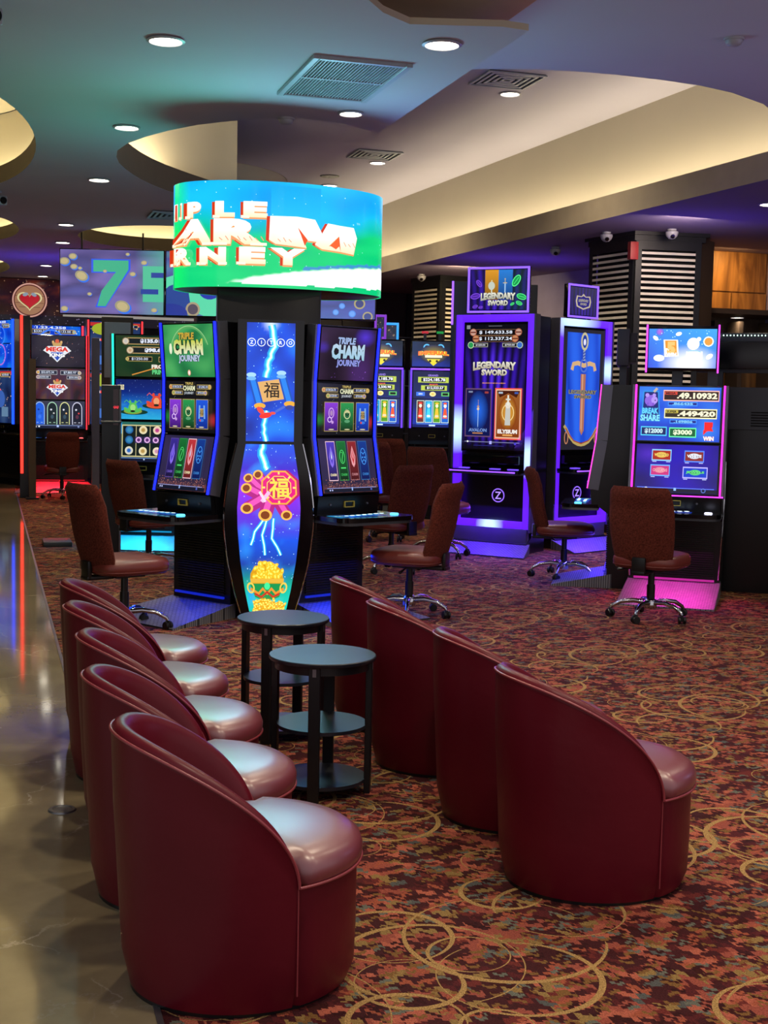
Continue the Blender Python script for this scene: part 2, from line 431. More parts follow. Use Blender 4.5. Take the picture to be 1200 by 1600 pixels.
# left side of the opening: far side lip, wall block ends at a corner
seg = [p for p in ll if True]
i0 = next(i for i, p in enumerate(seg) if p[1] > 9.9 and p[0] < 1.6)
lip_l = seg[i0:]
wall_ribbon('trim_4', lip_l, ZA, ZA + 0.24, 'paint_lip_shaded')
part = [p for p in lip_l if p[1] < 13.9]
ledp = offset(part, -0.10); led2 = offset(part, -0.16)
mb = MB()
A = [mb.bm.verts.new((*p, ZA + .15)) for p in ledp]; B = [mb.bm.verts.new((*p, ZA + .15)) for p in led2]
for i in range(len(A) - 1): mb.bm.faces.new((A[i], A[i + 1], B[i + 1], B[i]))
tag(mb.build('led_strip_light', 'cove_strip_left', smooth=0), STRIP_LABELS[4], 'strip light')
wl = offset(part, -0.34)
wl = [p for p in wl if p[1] < 13.6] + [(2.36, 14.25), (2.585, 14.3), (2.1, 15.0)]
wl = [(1.3, 9.2)] + wl
wall_ribbon('wall_cove_4', wl, ZA, 4.7, 'paint_cream')
for k, o in enumerate(ovals):
    e = ell(*o)
    lip_run(5 + k, e, h=0.16, closed=True, side=1, cove=0.26, top=4.25, st='cove_strip_soft')
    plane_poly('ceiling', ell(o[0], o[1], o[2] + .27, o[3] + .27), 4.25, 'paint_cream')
# far walls
mb = MB(); mb.box(-8, 34, 0, 14, 34.2, 4.7); struct(mb.build('wall_back', 'wall_panel_dark', smooth=0))
mb = MB(); mb.box(4.75, 26.0, 3.5, 6.0, 26.1, 4.7); struct(mb.build('wall_back', 'paint_cream', smooth=0))
# dark panelled wall seen right of the round sign
mb = MB()
for i in range(8):
    for j in range(4):
        mb.box(4.4 + i * .62, 23.6 - .05 * ((i + j) % 2), j * .9, 4.4 + i * .62 + .60, 23.8, j * .9 + .88, bevel=.01, seg=1)
struct(mb.build('wall_back', 'wall_panel_dark', smooth=0))
# purple wall on the right beyond the gaming floor
mb = MB(); mb.prism([(9.2, 15.2), (8.75, 16.5), (7.9, 20.6), (7.6, 23.6), (8.0, 23.6), (9.6, 15.2)], 0, 3.5, axis='z'); struct(mb.build('wall_right', 'wall_purple', smooth=0))
mb = MB(); mb.box(13.8, 2, 0, 14, 15, 3.75); struct(mb.build('wall_right', 'wall_brown', smooth=0))
mb = MB(); mb.box(-3.2, 5, 0, -3.0, 34, 3.5); struct(mb.build('wall_left', 'wall_brown', smooth=0))
# brown wall with a framed door at the far left end of the walkway
mb = MB(); mb.box(-3.0, 30.0, 0, 0.02, 30.2, 3.5); struct(mb.build('wall_end', 'wall_brown', smooth=0))
d = mb = MB(); mb.box(-0.62, 29.94, 0.0, 0.0, 30.0, 2.6, bevel=.01); dr = struct(mb.build('door_1', 'wall_panel_dark', smooth=0))
mb = MB(); mb.box(-0.06, 29.88, 0, 0.02, 29.94, 2.66); mb.box(-0.62, 29.88, 2.6, 0.02, 29.94, 2.66); mb.build('door_frame', 'brushed_metal', dr, smooth=0)
# wood panelled bar wall at the right
t = MB(); t.box(7.95, 15.0, 2.95, 9.8, 15.12, 3.5, bevel=.004, seg=1); wd = struct(t.build('wall_bar', 'wood_panel', smooth=0))
t = MB(); t.box(8.62, 14.97, 3.0, 9.6, 15.0, 3.5, bevel=.003, seg=1); t.build('panel_board', 'wood_panel', wd, smooth=0)
t = MB(); t.box(8.1, 14.97, 2.72, 9.1, 15.0, 2.985, bevel=.004, seg=1); t.box(9.12, 14.97, 2.72, 9.62, 15.0, 2.985, bevel=.004, seg=1); t.build('panel_board', 'wood_panel', wd, smooth=0)
t = MB(); t.box(7.95, 15.0, 0, 9.8, 15.12, 2.95); struct(t.build('wall_bar', 'wall_brown', smooth=0))
t = MB(); t.box(9.64, 14.6, 0, 9.9, 15.0, 3.5); struct(t.build('wall_bar', 'wall_purple', smooth=0))
t = MB(); t.box(9.9, 15.0, 0, 14, 15.12, 3.75); struct(t.build('wall_bar', 'wall_brown', smooth=0))

# ---- ceiling fittings
glow('lamp_disc', '#fff6e0', 14.0)
def downlight(x, y, z, r, label, watts):
    t = thing('recessed_downlight', label, 'ceiling light', (x, y, z), 0, 'round recessed downlights')
    mb = MB(); mb.lathe([(r, -0.002), (r * 1.16, -0.004), (r * 1.2, -0.010), (r * 1.02, -0.016), (r * .97, -0.006)], 32); mb.build('trim_ring', 'white_plastic', t)
    mb = MB(); mb.lathe([(0, -0.008), (r * .97, -0.008), (r * .97, -0.004), (0, -0.004)], 32); mb.build('lamp_lens', 'lamp_disc', t)
    if watts:
        l = lamp('lamp_light', (0, 0, -0.03), '#ffedcf', watts, r * 1.7, parent=t, shape='DISK'); l.data.spread = math.radians(130)
    return t
W = LIGHTS['down']
for x, y, z, r, lb in [
    (2.40, 7.02, 3.5, .092, 'round recessed downlight nearest the top of the photo, by the brown ceiling step'),
    (2.396, 8.91, 3.5, .075, 'round recessed downlight just right of the dark shadow and below the big grille'),
    (0.986, 10.0, 3.5, .085, 'round recessed downlight left of the big curved ceiling opening'),
    (0.987, 12.53, 3.5, .09, 'round recessed downlight, second back in the left row'),
    (0.88, 16.0, 3.5, .085, 'round recessed downlight, third back in the left row'),
    (0.945, 17.92, 3.5, .09, 'round recessed downlight just above the corner of the big television'),
    (0.871, 21.3, 3.5, .085, 'small far downlight above the heart emblem banner'),
    (0.90, 23.3, 3.5, .085, 'farthest downlight in the left row, touching the heart banner'),
    (7.25, 11.28, 3.5, .10, 'downlight at the right edge above the wood panelled wall'),
    (5.159, 12.887, 4.7, .095, 'downlight in the raised ceiling beside the square air diffuser'),
    (5.025, 17.25, 4.7, .10, 'downlight in the raised ceiling under the farther air diffuser'),
    (4.90, 19.37, 4.7, .11, 'downlight in the raised ceiling just above the round sign')]:
    downlight(x, y, z, r, lb, W * (2.2 if z > 4 else 1))
# downlights of the same rows, behind and beside the view
for x, y in [(2.4, 5.0), (2.4, 3.0), (0.95, 7.5), (0.95, 5.0), (0.95, 2.6), (4.2, 1.8), (4.2, 4.6), (6.2, 6.5), (7.3, 8.8), (8.6, 7.0)]:
    z = 3.5 if x < 2.6 else (3.75 if y < 8.3 else 3.5)
    downlight(x, y, z, .09, 'round recessed downlight of the near ceiling, above the seating, outside the photo', W)
# big return grille
t = thing('return_air_grille', 'large rectangular return air grille with pleated louvres in the green lit ceiling', 'vent', (2.09, 8.0, 3.5))
mb = MB()
for a in ((-.30, -.50, -.26, .50), (.26, -.50, .30, .50), (-.26, -.50, .26, -.46), (-.26, .46, .26, .50)): mb.box(a[0], a[1], -.022, a[2], a[3], 0.002, bevel=.004, seg=1)
mb.box(-.26, -.012, -.016, .26, .012, 0.0)
mb.build('frame', 'vent_metal', t)
mb = MB()
for i in range(26):
    x = -.255 + i * .0202
    for y0, y1 in ((-.46, -.012), (.012, .46)):
        mb.prism([(x, -.002), (x + .004, -.016), (x + .009, -.016), (x + .012, -.002)], y0, y1, axis='y')
mb.build('louvre', 'vent_metal', t, smooth=0)
mb = MB(); mb.box(-.265, -.47, -.0018, .265, .47, 0.001); mb.build('backing', 'cabinet_grey', t, smooth=0)
# square diffusers
def diffuser(x, y, z, s, label):
    t = thing('air_diffuser', label, 'vent', (x, y, z))
    mb = MB()
    for k in range(5):
        a = s / 2 * (1 - k * .2); b = a - s * .045
        for (x0, y0, x1, y1) in ((-a, -a, a, -b), (-a, b, a, a), (-a, -b, -b, b), (b, -b, a, b)): mb.box(x0, y0, -.018 - .004 * (k == 0), x1, y1, -.008)
    mb.build('frame', 'vent_metal', t, smooth=0)
    mb = MB(); mb.box(-s / 2 * .97, -s / 2 * .97, -.006, s / 2 * .97, s / 2 * .97, -.001); mb.build('backing', 'dark_void', t, smooth=0)
diffuser(4.90, 12.33, 4.7, .60, 'square four-way air diffuser in the raised ceiling, the nearer of two')
diffuser(4.82, 16.68, 4.7, .60, 'square four-way air diffuser in the raised ceiling, the farther of two')
diffuser(1.98, 14.65, 3.5, .58, 'dark slatted air vent beside the left edge of the round sign')
mb = MB(); mb.lathe([(0, -.012), (.13, -.012), (.14, -.004), (.14, 0)], 32)
o = mb.build('ceiling_speaker', 'cabinet_grey'); o.location = (4.695, 18.56, 4.7); tag(o, 'round dark ceiling speaker in the raised ceiling above the round sign', 'speaker')
# smoke detectors and sprinklers
def detector(x, y, z, label, rot=(0, 0, 0)):
    t = thing('smoke_detector', label, 'smoke detector', (x, y, z)); t.rotation_euler = rot
    mb = MB(); mb.lathe([(0, -.045), (.03, -.045), (.045, -.035), (.052, -.02), (.052, -.012)], 24); mb.build('body', 'white_plastic', t)
    mb = MB(); mb.lathe([(.06, -.012), (.062, -.006), (.062, 0)], 24); mb.build('base', 'white_plastic', t)
detector(4.309, 7.177, 3.75, 'white smoke detector on the lavender ceiling at top right')
detector(2.02, 9.26, 3.5, 'white smoke detector at the curved edge of the ceiling opening')
t = thing('wall_beacon', 'small white twin sensor on the sloping cream cove wall', 'sensor', (6.69, 17.2, 4.22), math.radians(-90))
mb = MB(); mb.box(-.09, -.05, -.07, .09, 0, .05, bevel=.012); mb.build('housing', 'white_plastic', t)
for s in (-.045, .045):
    mb = MB(); mb.lathe([(0, 0), (.03, 0), (.034, .02), (.02, .045), (0, .05)], 16, mat=Matrix.Translation((s, -.05, -.03)) @ Matrix.Rotation(PI / 2, 4, 'X')); mb.build('sensor_head', 'white_plastic', t)
def cctv(x, y, z, rot, label, kind='bullet'):
    t = thing('security_camera', label, 'security camera', (x, y, z), rot)
    mb = MB(); mb.lathe([(.05, 0), (.05, -.02), (.02, -.03), (.018, -.06)], 20); mb.build('mount', 'white_plastic', t)
    if kind == 'bullet':
        mb = MB(); mb.box(-.045, -.16, -.15, .045, .08, -.06, bevel=.02, seg=3); mb.build('housing', 'white_plastic', t)
        mb = MB(); mb.lathe([(0, .012), (.03, .012), (.036, 0), (.036, -.01)], 20, mat=Matrix.Translation((0, -.16, -.105)) @ Matrix.Rotation(PI / 2, 4, 'X')); mb.build('lens', 'black_gloss', t)
    else:
        mb = MB(); mb.lathe([(0.07, -.03), (.072, -.05), (.06, -.08), (.035, -.105), (0, -.115)], 24); mb.build('dome', 'white_plastic', t)
        mb = MB(); mb.lathe([(0, .02), (.02, .018), (.026, 0)], 16, mat=Matrix.Translation((0, -.05, -.085)) @ Matrix.Rotation(PI / 2 + .5, 4, 'X')); mb.build('lens', 'black_gloss', t)
cctv(-0.02, 7.1, 3.5, .4, 'white bullet security camera cut by the left edge near the top')
cctv(0.09, 13.7, 3.5, .4, 'white bullet security camera cut by the left edge between the oval recesses')
cctv(7.335, 13.35, 3.5, -.3, 'white dome security camera on the ceiling, right of the near louvred column front', 'dome')
cctv(6.80, 13.9, 3.5, -.3, 'white dome security camera at the left corner of the near louvred column', 'dome')
cctv(6.88, 15.5, 3.5, -.3, 'white dome security camera on the ceiling above the dark box between sword machines', 'dome')
cctv(6.52, 19.8, 3.5, -.3, 'small white dome camera beside the farther louvred column', 'dome')

# ---- louvred columns
def louvre_column(x, y, faces, label, h=3.42, lightw=0):
    """faces: list of (angle, width, slats); a dark frame column with white horizontal louvres"""
    t = thing('louvred_column', label, 'column', (x, y, 0), 0, 'louvred columns')
    return t
def louvre_panel(t, p0, p1, z0, z1, n, m=.07):
    p0 = Vector(p0); p1 = Vector(p1); d = p1 - p0; L_ = d.length; a = math.atan2(d.y, d.x)
    mt_ = Matrix.Translation((p0.x, p0.y, 0)) @ Matrix.Rotation(a, 4, 'Z')
    mb = MB()
    mb.box(0, -.03, z0, m, .03, z1, mat=mt_); mb.box(L_ - m, -.03, z0, L_, .03, z1, mat=mt_); mb.box(m, -.03, z1 - .1, L_ - m, .03, z1, mat=mt_); mb.box(m, -.03, z0, L_ - m, .03, z0 + .1, mat=mt_)
    mb.build('frame', 'black_wood', t, smooth=0)
    mb = MB(); mb.box(m, .05, z0 + .1, L_ - m, .07, z1 - .1, mat=mt_); mb.build('backing', 'dark_void', t, smooth=0)
    dz = (z1 - z0 - .2) / n
    for grp in range(2):
        pass
    mb = MB()
    for i in range(n):
        z = z0 + .1 + (i + .5) * dz
        mb.prism([(-.028, z - dz * .28), (.03, z + dz * .02), (.03, z + dz * .12), (-.028, z + dz * .16)], m * .9, L_ - m * .9, axis='x', mat=mt_)
    mb.build('louvre_slats', 'slat_white', t, smooth=0)
t = louvre_column(0, 0, 0, 'near black column with white louvres, right of the second sword machine')
F = [(6.93, 14.55), (7.08, 13.72), (7.86, 13.62), (8.1, 14.5)]
louvre_panel(t, F[0], F[1], .3, 3.40, 44); louvre_panel(t, F[1], F[2], .3, 3.40, 44); 
mb = MB(); mb.prism([(F[1][0] + .05, F[1][1] + .1), (F[2][0], F[2][1] + .1), (8.05, 14.5), (7.0, 14.5)], 0, 3.5, axis='z'); mb.build('core', 'black_wood', t, smooth=0)
mb = MB(); mb.prism([(6.9, 14.58), (7.05, 13.68), (7.9, 13.58), (8.14, 14.58)], 3.40, 3.46, axis='z'); mb.prism([(6.86, 14.6), (7.03, 13.64), (7.93, 13.54), (8.17, 14.6)], 3.46, 3.5, axis='z'); mb.build('cornice', 'black_wood', t, smooth=0)
mb = MB(); mb.prism([(7.87, 13.64), (8.2, 13.9), (8.2, 14.95), (8.0, 14.95)], 0, 3.46, axis='z'); mb.build('side_board', 'wall_brown', t, smooth=0)
t = louvre_column(0, 0, 0, 'farther black column with lit white louvres, left of the tall sword machine')
F = [(6.66, 20.6), (6.86, 19.82), (7.6, 19.95), (7.8, 20.8)]
louvre_panel(t, F[0], F[1], .3, 3.42, 40); louvre_panel(t, F[1], F[2], .3, 3.42, 40)
mb = MB(); mb.prism([(6.92, 19.93), (7.55, 20.05), (7.7, 20.7), (6.75, 20.7)], 0, 3.5, axis='z'); mb.build('core', 'black_wood', t, smooth=0)
mb = MB(); mb.prism([(6.62, 20.64), (6.83, 19.78), (7.64, 19.91), (7.84, 20.84)], 3.42, 3.5, axis='z'); mb.build('cornice', 'black_wood', t, smooth=0)
# lamps that wash the columns and the bar wall
lamp('column_wash', (7.0, 12.3, 3.40), '#ffe6d4', 34, .5, rot=(math.radians(38), 0, 0))
lamp('column_wash', (6.7, 18.2, 3.40), '#ffe2a8', 60, .5, rot=(math.radians(38), 0, 0))
lamp('bar_wash', (8.9, 14.5, 3.44), '#ffc777', 16, .5, rot=(math.radians(30), 0, 0))
downlight(8.98, 14.6, 2.655, .075, 'small bright downlight under the wood panelled bulkhead at right', 2)
t = MB(); t.box(8.2, 14.2, 2.66, 9.62, 15.0, 2.72); struct(t.build('ceiling', 'wall_brown', smooth=0))
# bar shelf with ladder legs under the bulkhead
t = thing('bar_shelf', 'dark back bar shelf with posts under the wood panelled bulkhead', 'shelf', (8.6, 14.75, 0))
mb = MB(); mb.box(-.4, -.15, 2.30, 1.0, .15, 2.34); mb.box(-.4, -.15, 1.6, 1.0, .15, 1.64); mb.build('shelf_board', 'black_wood', t, smooth=0)
for x in (-.3, .1, .45, .9):
    mb = MB(); mb.box(x - .03, -.14, 0, x + .03, .14, 2.60); mb.build('post', 'wall_brown', t, smooth=0)
mb = MB(); mb.box(-.4, .16, 1.64, 1.0, .18, 2.3); mb.build('back_panel', 'wood_panel', t, smooth=0)

mb = MB(); mb.box(-.05, -.04, -.10, .05, .04, .10, bevel=.008)
o = mb.build('fire_alarm_bell', 'sign_red'); o.location = (7.0, 13.62, 3.27); tag(o, 'small red alarm box at the top corner of the near louvred column', 'alarm')
# added fill lamps, standing for unseen machines off to the sides, brightening the pale ceilings
lamp('ceiling_fill', (8.2, 5.2, 1.7), '#a8a8e0', 60, 2.4, rot=(PI, math.radians(-18), 0), size_y=1.0)
lamp('ceiling_fill', (-2.4, 4.2, 1.7), '#a8c4c0', 26, 2.0, rot=(PI, math.radians(18), 0), size_y=1.0)
# floor fittings
mb = MB(); mb.lathe([(0, .004), (.035, .004), (.037, .006), (.048, .006), (.052, 0)], 36)
o = mb.build('floor_outlet_cover', 'brushed_metal'); o.location = (.255, 4.893, 0); tag(o, 'small round metal floor cover set in the dark marble', 'floor cover')
mb = MB(); mb.box(-.14, -.2, 0, .14, .2, .05, bevel=.012)
o = mb.build('floor_box', 'cabinet_grey'); o.location = (.66, 13.6, 0); tag(o, 'flat grey floor box on the carpet left of the pod stool', 'floor box')
# ---------------------------------------------------------------- tub chairs
def make_tub(seed=0):
    rnd = random.Random(seed)
    t = thing('tub_chair', '', 'chair')
    a, b = .30, .332          # half width (x), half depth (y)
    pm = math.radians(108); N = 56; ZS = .335; ZT = .695
    def h(p):
        s = (1 - math.cos(p)) / (1 - math.cos(pm)); s = min(1, s)
        return ZS + (ZT - ZS) * max(0, 1 - s ** 1.22) ** .54
    def pos(p, f, z, inner=False):
        k = 1.0
        x = a * f * math.sin(p); y = b * f * math.cos(p)
        return Vector((x, y, z))
    mb = MB(); bm = mb.bm; rows = []
    for i in range(N + 1):
        p = pm * math.sin(PI * (i / N - .5)); H = h(p); col = []
        back = (1 + math.cos(p)) / 2
        for q in range(8):                                       # outer face, flaring towards the top of the back
            z = .012 + (H - .03) * q / 7
            fl = .885 + .075 * min(1, z / .10) ** .5 + .045 * (z / .75) * back + .012 * z / .75 - .05 * back * max(0, 1 - z / .5)
            wr = .0016 * math.sin(11 * p + 9 * z) * (z > .3)
            col.append(pos(p, fl + wr, z))
        F = .905 + .055 + .045 * back * (H / .75) + .012
        for (df, dz) in ((.0, -.012), (-.02, .004), (-.065, .012), (-.115, .006), (-.15, -.015), (-.175, -.05)):   # rolled rim
            col.append(pos(p, F + df, H + dz))
        Fi = F - .175
        for q in range(1, 5):
            z = H - .05 + (ZS - .02 - H + .05) * q / 4
            wr = .006 * noise.noise(Vector((p * 3.1 + seed, z * 2.2, 0)))
            col.append(pos(p, Fi - .03 * q / 4 + wr, z))
        rows.append([bm.verts.new(c) for c in col])
    for A, B in zip(rows, rows[1:]):
        for k in range(len(A) - 1): bm.faces.new((A[k], B[k], B[k + 1], A[k + 1]))
    bm.faces.new(rows[0]); bm.faces.new(rows[-1][::-1])
    sh = mb.build('backrest_shell', 'leather_maroon', t, smooth=50)
    mb = MB()                                                   # welt along the outer edge of the rim and down the front seam
    pts = []
    for i in range(N + 1):
        p = pm * math.sin(PI * (i / N - .5)); back = (1 + math.cos(p)) / 2; H = h(p)
        pts.append(pos(p, .905 + .055 + .045 * back * (H / .75) + .012 + .004, H - .006))
    mb.tube(pts, .0042, 8)
    for s in (-1, 1):
        mb.tube([pos(s * pm, .968, z) for z in (.33, .25, .15, .05)], .0022, 6)
    mb.build('piping', 'piping_maroon', sh, smooth=60)
    # drum and cushion
    mb = MB(); mb.lathe([(0, .012), (.90, .012), (.945, .05), (.955, .15), (.955, .325), (.5, .33), (0, .33)], 64, sx=a, sy=b)
    dr = mb.build('seat_base', 'leather_maroon', t, smooth=50)
    for v in dr.data.vertices:
        if v.co.y > -.3 * b: v.co.x *= .93
        if v.co.y > 0: v.co.y *= .84
    mb = MB(); mb.lathe([(.955, .322), (.995, .340), (1.0, .362), (.975, .385), (.90, .403), (.75, .413), (.4, .419), (0, .421)], 64, sx=a, sy=b)
    cu = mb.build('seat_cushion', 'leather_seat', t, smooth=70)
    for v in cu.data.vertices:
        k = max(0, min(1, (v.co.y + .34 * b) / (.06 * b))); k = k * k * (3 - 2 * k)
        v.co.x *= 1 - .15 * k
        if v.co.y > 0: v.co.y *= .80
    mb = MB()
    mb.tube([(a * .992 * math.sin(th), -b * .992 * math.cos(th), .331) for th in [math.radians(-72 + 144 * i / 40) for i in range(41)]], .0042, 8)
    mb.build('piping', 'piping_maroon', cu, smooth=60)
    mb = MB()
    mb.lathe([(.86, 0), (.86, .016)], 48, sx=a, sy=b); mb.build('plinth', 'black_plastic', t)
    return t
tub = make_tub(1)
left = [(0.635, 3.37, 90, 'maroon leather tub chair at the front of the left row, nearest of all'),
        (0.605, 4.03, 90, 'maroon leather tub chair, second from the front in the left row beside the marble'),
        (0.630, 4.69, 90, 'maroon leather tub chair, third (middle) of the five in the left row'),
        (0.620, 5.35, 91, 'maroon leather tub chair, fourth from the front in the left row'),
        (0.640, 6.01, 92, 'maroon leather tub chair at the far end of the left row, nearest the office-style stool')]
right_ = [(1.888, 3.81, 90, 'maroon leather tub chair at the front of the right row, its seat in full view'),
         (1.905, 4.48, 88, 'maroon leather tub chair, second from the front in the right row'),
         (1.86, 5.22, 90, 'maroon leather tub chair behind the round table, third from the front in the right row'),
         (1.880, 5.92, 92, 'maroon leather tub chair at the far end of the right row, mostly its back showing')]
first = True
for grp, L_ in (('left row of maroon tub chairs', left), ('right row of maroon tub chairs', right_)):
    for (x, y, dg, lb) in L_:
        o = tub if first else copy_tree(tub)
        first = False
        o.location = (x, y, 0); o.rotation_euler.z = math.radians(dg); o['label'] = lb; o['group'] = grp

# ---------------------------------------------------------------- side tables
def make_table():
    t = thing('side_table', '', 'table')
    H = .545; R = .208
    mb = MB(); mb.lathe([(0, H - .016), (R, H - .016), (R + .003, H - .012), (R + .003, H - .003), (R, H), (0, H)], 64); mb.build('tabletop', 'table_laminate', t, smooth=40)
    mb = MB(); mb.lathe([(R - .035, H - .05), (R - .02, H - .05), (R - .02, H - .016), (R - .035, H - .016)], 48); mb.build('apron', 'black_wood', t, smooth=40)
    for z, nm in ((.275, 'shelf'), (.06, 'shelf')):
        mb = MB(); mb.lathe([(0, z - .014), (R - .03, z - .014), (R - .03, z), (0, z)], 64); mb.build(nm, 'table_laminate', t, smooth=40)
    for k in range(4):
        an = PI / 4 + k * PI / 2
        mb = MB(); mb.box(-.022, -.012, 0, .022, .012, H - .016, bevel=.002, seg=1, mat=Matrix.Rotation(an, 4, 'Z') @ Matrix.Translation((0, R - .022, 0)) )
        lg = mb.build('leg', 'black_wood', t, smooth=30)
        mb = MB(); mb.box(-.007, R - .0095, H - .052, .007, R - .0085, H - .022, mat=Matrix.Rotation(an, 4, 'Z')); mb.build('bracket', 'brushed_metal', lg, smooth=0)
    return t
tb = make_table(); tb.location = (1.252, 4.93, 0); tb.rotation_euler.z = math.radians(22)
tb['label'] = 'round black three-tier side table, the nearer of two between the tub chair rows'; tb['group'] = 'round black side tables'
t2 = copy_tree(tb); t2.location = (1.285, 5.80, 0); t2.rotation_euler.z = math.radians(10)
t2['label'] = 'round black three-tier side table, the farther one in front of the lit pod panel'

# ---------------------------------------------------------------- casino stools
def make_stool():
    t = thing('swivel_stool', '', 'chair')
    # seat: a thick rounded cushion
    mb = MB(); bm = mb.bm
    def sup(th, rx, ry, e=.55):
        c, s = math.cos(th), math.sin(th)
        return rx * math.copysign(abs(c) ** e, c), ry * math.copysign(abs(s) ** e, s)
    prof = [(.70, .375), (.93, .385), (.985, .405), (1.0, .43), (.985, .455), (.93, .475), (.75, .487), (.4, .492)]
    rings = []; n = 40
    for f, z in prof:
        rings.append([bm.verts.new((*sup(2 * PI * k / n, .25 * f, .255 * f), z)) for k in range(n)])
    for A, B in zip(rings, rings[1:]):
        for k in range(n): bm.faces.new((A[k], A[(k + 1) % n], B[(k + 1) % n], B[k]))
    bm.faces.new(rings[-1]); bm.faces.new(rings[0][::-1])
    se = mb.build('seat', 'chair_leather', t, smooth=60)
    mb = MB(); mb.tube([(*sup(2 * PI * k / 48, .2465, .2515), .405) for k in range(48)], .004, 6, closed=True); mb.build('piping', 'chair_leather', se, smooth=60)
    # back: curved upholstered panel
    mb = MB(); bm = mb.bm
    nu, nv = 14, 16; front = []; back = []
    for j in range(nv + 1):
        v = j / nv; z = .40 + .57 * v
        wd = .205 + .035 * math.sin(PI * min(1, v * .9)) - .0 * v
        if v > .93: wd -= .02 * ((v - .93) / .07) ** 2
        if v < .08: wd -= .03 * ((.08 - v) / .08) ** 2
        yc = .215 + .05 * math.sin(PI * v * .8) * .6 + .085 * v + (.035 * max(0, v - .75) / .25)
        fr, bk = [], []
        for i in range(nu + 1):
            u = i / nu * 2 - 1
            edge = (1 - abs(u) ** 6) ** .5 * (1 - abs(2 * v - 1) ** 14) ** .5
            x = wd * u; y = yc - .05 * u * u
            fr.append(bm.verts.new((x, y - .045 * edge - .004, z))); bk.append(bm.verts.new((x, y + .03 * edge + .004, z)))
        front.append(fr); back.append(bk)
    for j in range(nv):
        for i in range(nu):
            bm.faces.new((front[j][i], front[j][i + 1], front[j + 1][i + 1], front[j + 1][i]))
            bm.faces.new((back[j][i], back[j + 1][i], back[j + 1][i + 1], back[j][i + 1]))
    for j in range(nv):
        for i in (0, nu): bm.faces.new((front[j][i], front[j + 1][i], back[j + 1][i], back[j][i]))
    for i in range(nu):
        for j in (0, nv): bm.faces.new((front[j][i], front[j][i + 1], back[j][i + 1], back[j][i]))
    br = mb.build('backrest', 'chair_fabric', t, smooth=60)
    mb = MB(); mb.tube([(0, .215 + .05 * math.sin(PI * v * .8) * .6 + .085 * v + (.035 * max(0, v - .75) / .25) + .033, .40 + .57 * v) for v in [k / 12 for k in range(1, 12)]], .0022, 6); mb.build('seam', 'chair_fabric', br)
    mb = MB(); mb.box(-.05, .10, .345, .05, .29, .372, bevel=.008); mb.box(-.05, .255, .345, .05, .285, .47, bevel=.008); mb.build('back_bracket', 'black_plastic', t)
    mb = MB(); mb.lathe([(0, .14), (.03, .14), (.03, .25), (.024, .25), (.024, .355), (.0, .355)], 20); mb.box(-.10, -.10, .352, .10, .11, .378, bevel=.006); mb.build('gas_lift', 'black_plastic', t)
    mb = MB(); mb.tube([(.05, .02, .36), (.16, .02, .355), (.25, .02, .34)], [.006, .006, .012], 8); mb.build('lever', 'black_plastic', t)
    mb = MB(); mb.lathe([(0, .075), (.045, .075), (.048, .09), (.045, .135), (.032, .15), (0, .15)], 24)
    for k in range(5):
        an = 2 * PI * k / 5 + .3; c, s = math.cos(an), math.sin(an)
        mb.tube([(.03 * c, .03 * s, .118), (.12 * c, .12 * s, .128), (.21 * c, .21 * s, .115), (.275 * c, .275 * s, .078), (.285 * c, .285 * s, .062)], [.019, .017, .015, .013, .011], 10)
    mb.build('star_base', 'chrome', t, smooth=60)
    for k in range(5):
        an = 2 * PI * k / 5 + .3; c, s = math.cos(an), math.sin(an)
        mt_ = Matrix.Translation((.285 * c, .285 * s, 0)) @ Matrix.Rotation(an + .8, 4, 'Z')
        mb = MB()
        for q in (-.017, .017):
            mb.lathe([(0, -.010), (.024, -.010), (.028, -.006), (.028, .006), (.024, .010), (0, .010)], 20, mat=mt_ @ Matrix.Translation((q, 0, .028)) @ Matrix.Rotation(PI / 2, 4, 'Y'))
        mb.box(-.007, -.022, .02, .007, .018, .062, bevel=.003, seg=1, mat=mt_)
        mb.build('caster', 'black_plastic', t, smooth=40)
    return t
stool = make_stool()
# x, y, heading (0 = its front to the camera side), label, group
stools = [
 (0.85, 8.66, 112, 'stool with a red-brown fabric back at the left pod machine, behind the left tub chairs'),
 (1.36, 11.7, 122, 'stool between the frog machine and the left pod machine deck'),
 (1.86, 14.2, 120, 'stool mostly hidden behind the top corner of the left pod machine, by the frog machine'),
 (1.02, 19.6, 180, 'stool facing the red edged machine with the crowned shield, seen from behind'),
 (2.88, 8.86, -128, 'stool nearest the right pod machine, turned left, its arched back to the right'),
 (3.46, 11.2, -155, 'stool behind the right pod machine deck, with a light brown square back'),
 (4.28, 12.2, 128, 'stool in front of the tall sword machine, its seat end beside the Z logo'),
 (4.10, 13.7, 140, 'dark red stool behind the pod, under the blue imperial screens, left one'),
 (4.55, 14.8, 150, 'dark red stool in front of the full imperial screen'),
 (4.88, 10.6, 72, 'stool between the two sword machines, showing its back edge-on and padded seat'),
 (4.58, 8.44, 132, 'stool in front of the machine with the pink glowing floor plate'),
]
for i, (x, y, dg, lb) in enumerate(stools):
    o = stool if i == 0 else copy_tree(stool)
    if i in (6, 7, 8): o.scale = (1, 1, 1.12)     # raised higher on their gas lifts
    o.location = (x, y, 0); o.rotation_euler.z = math.radians(dg); o['label'] = lb; o['group'] = 'swivel stools at the gaming machines'
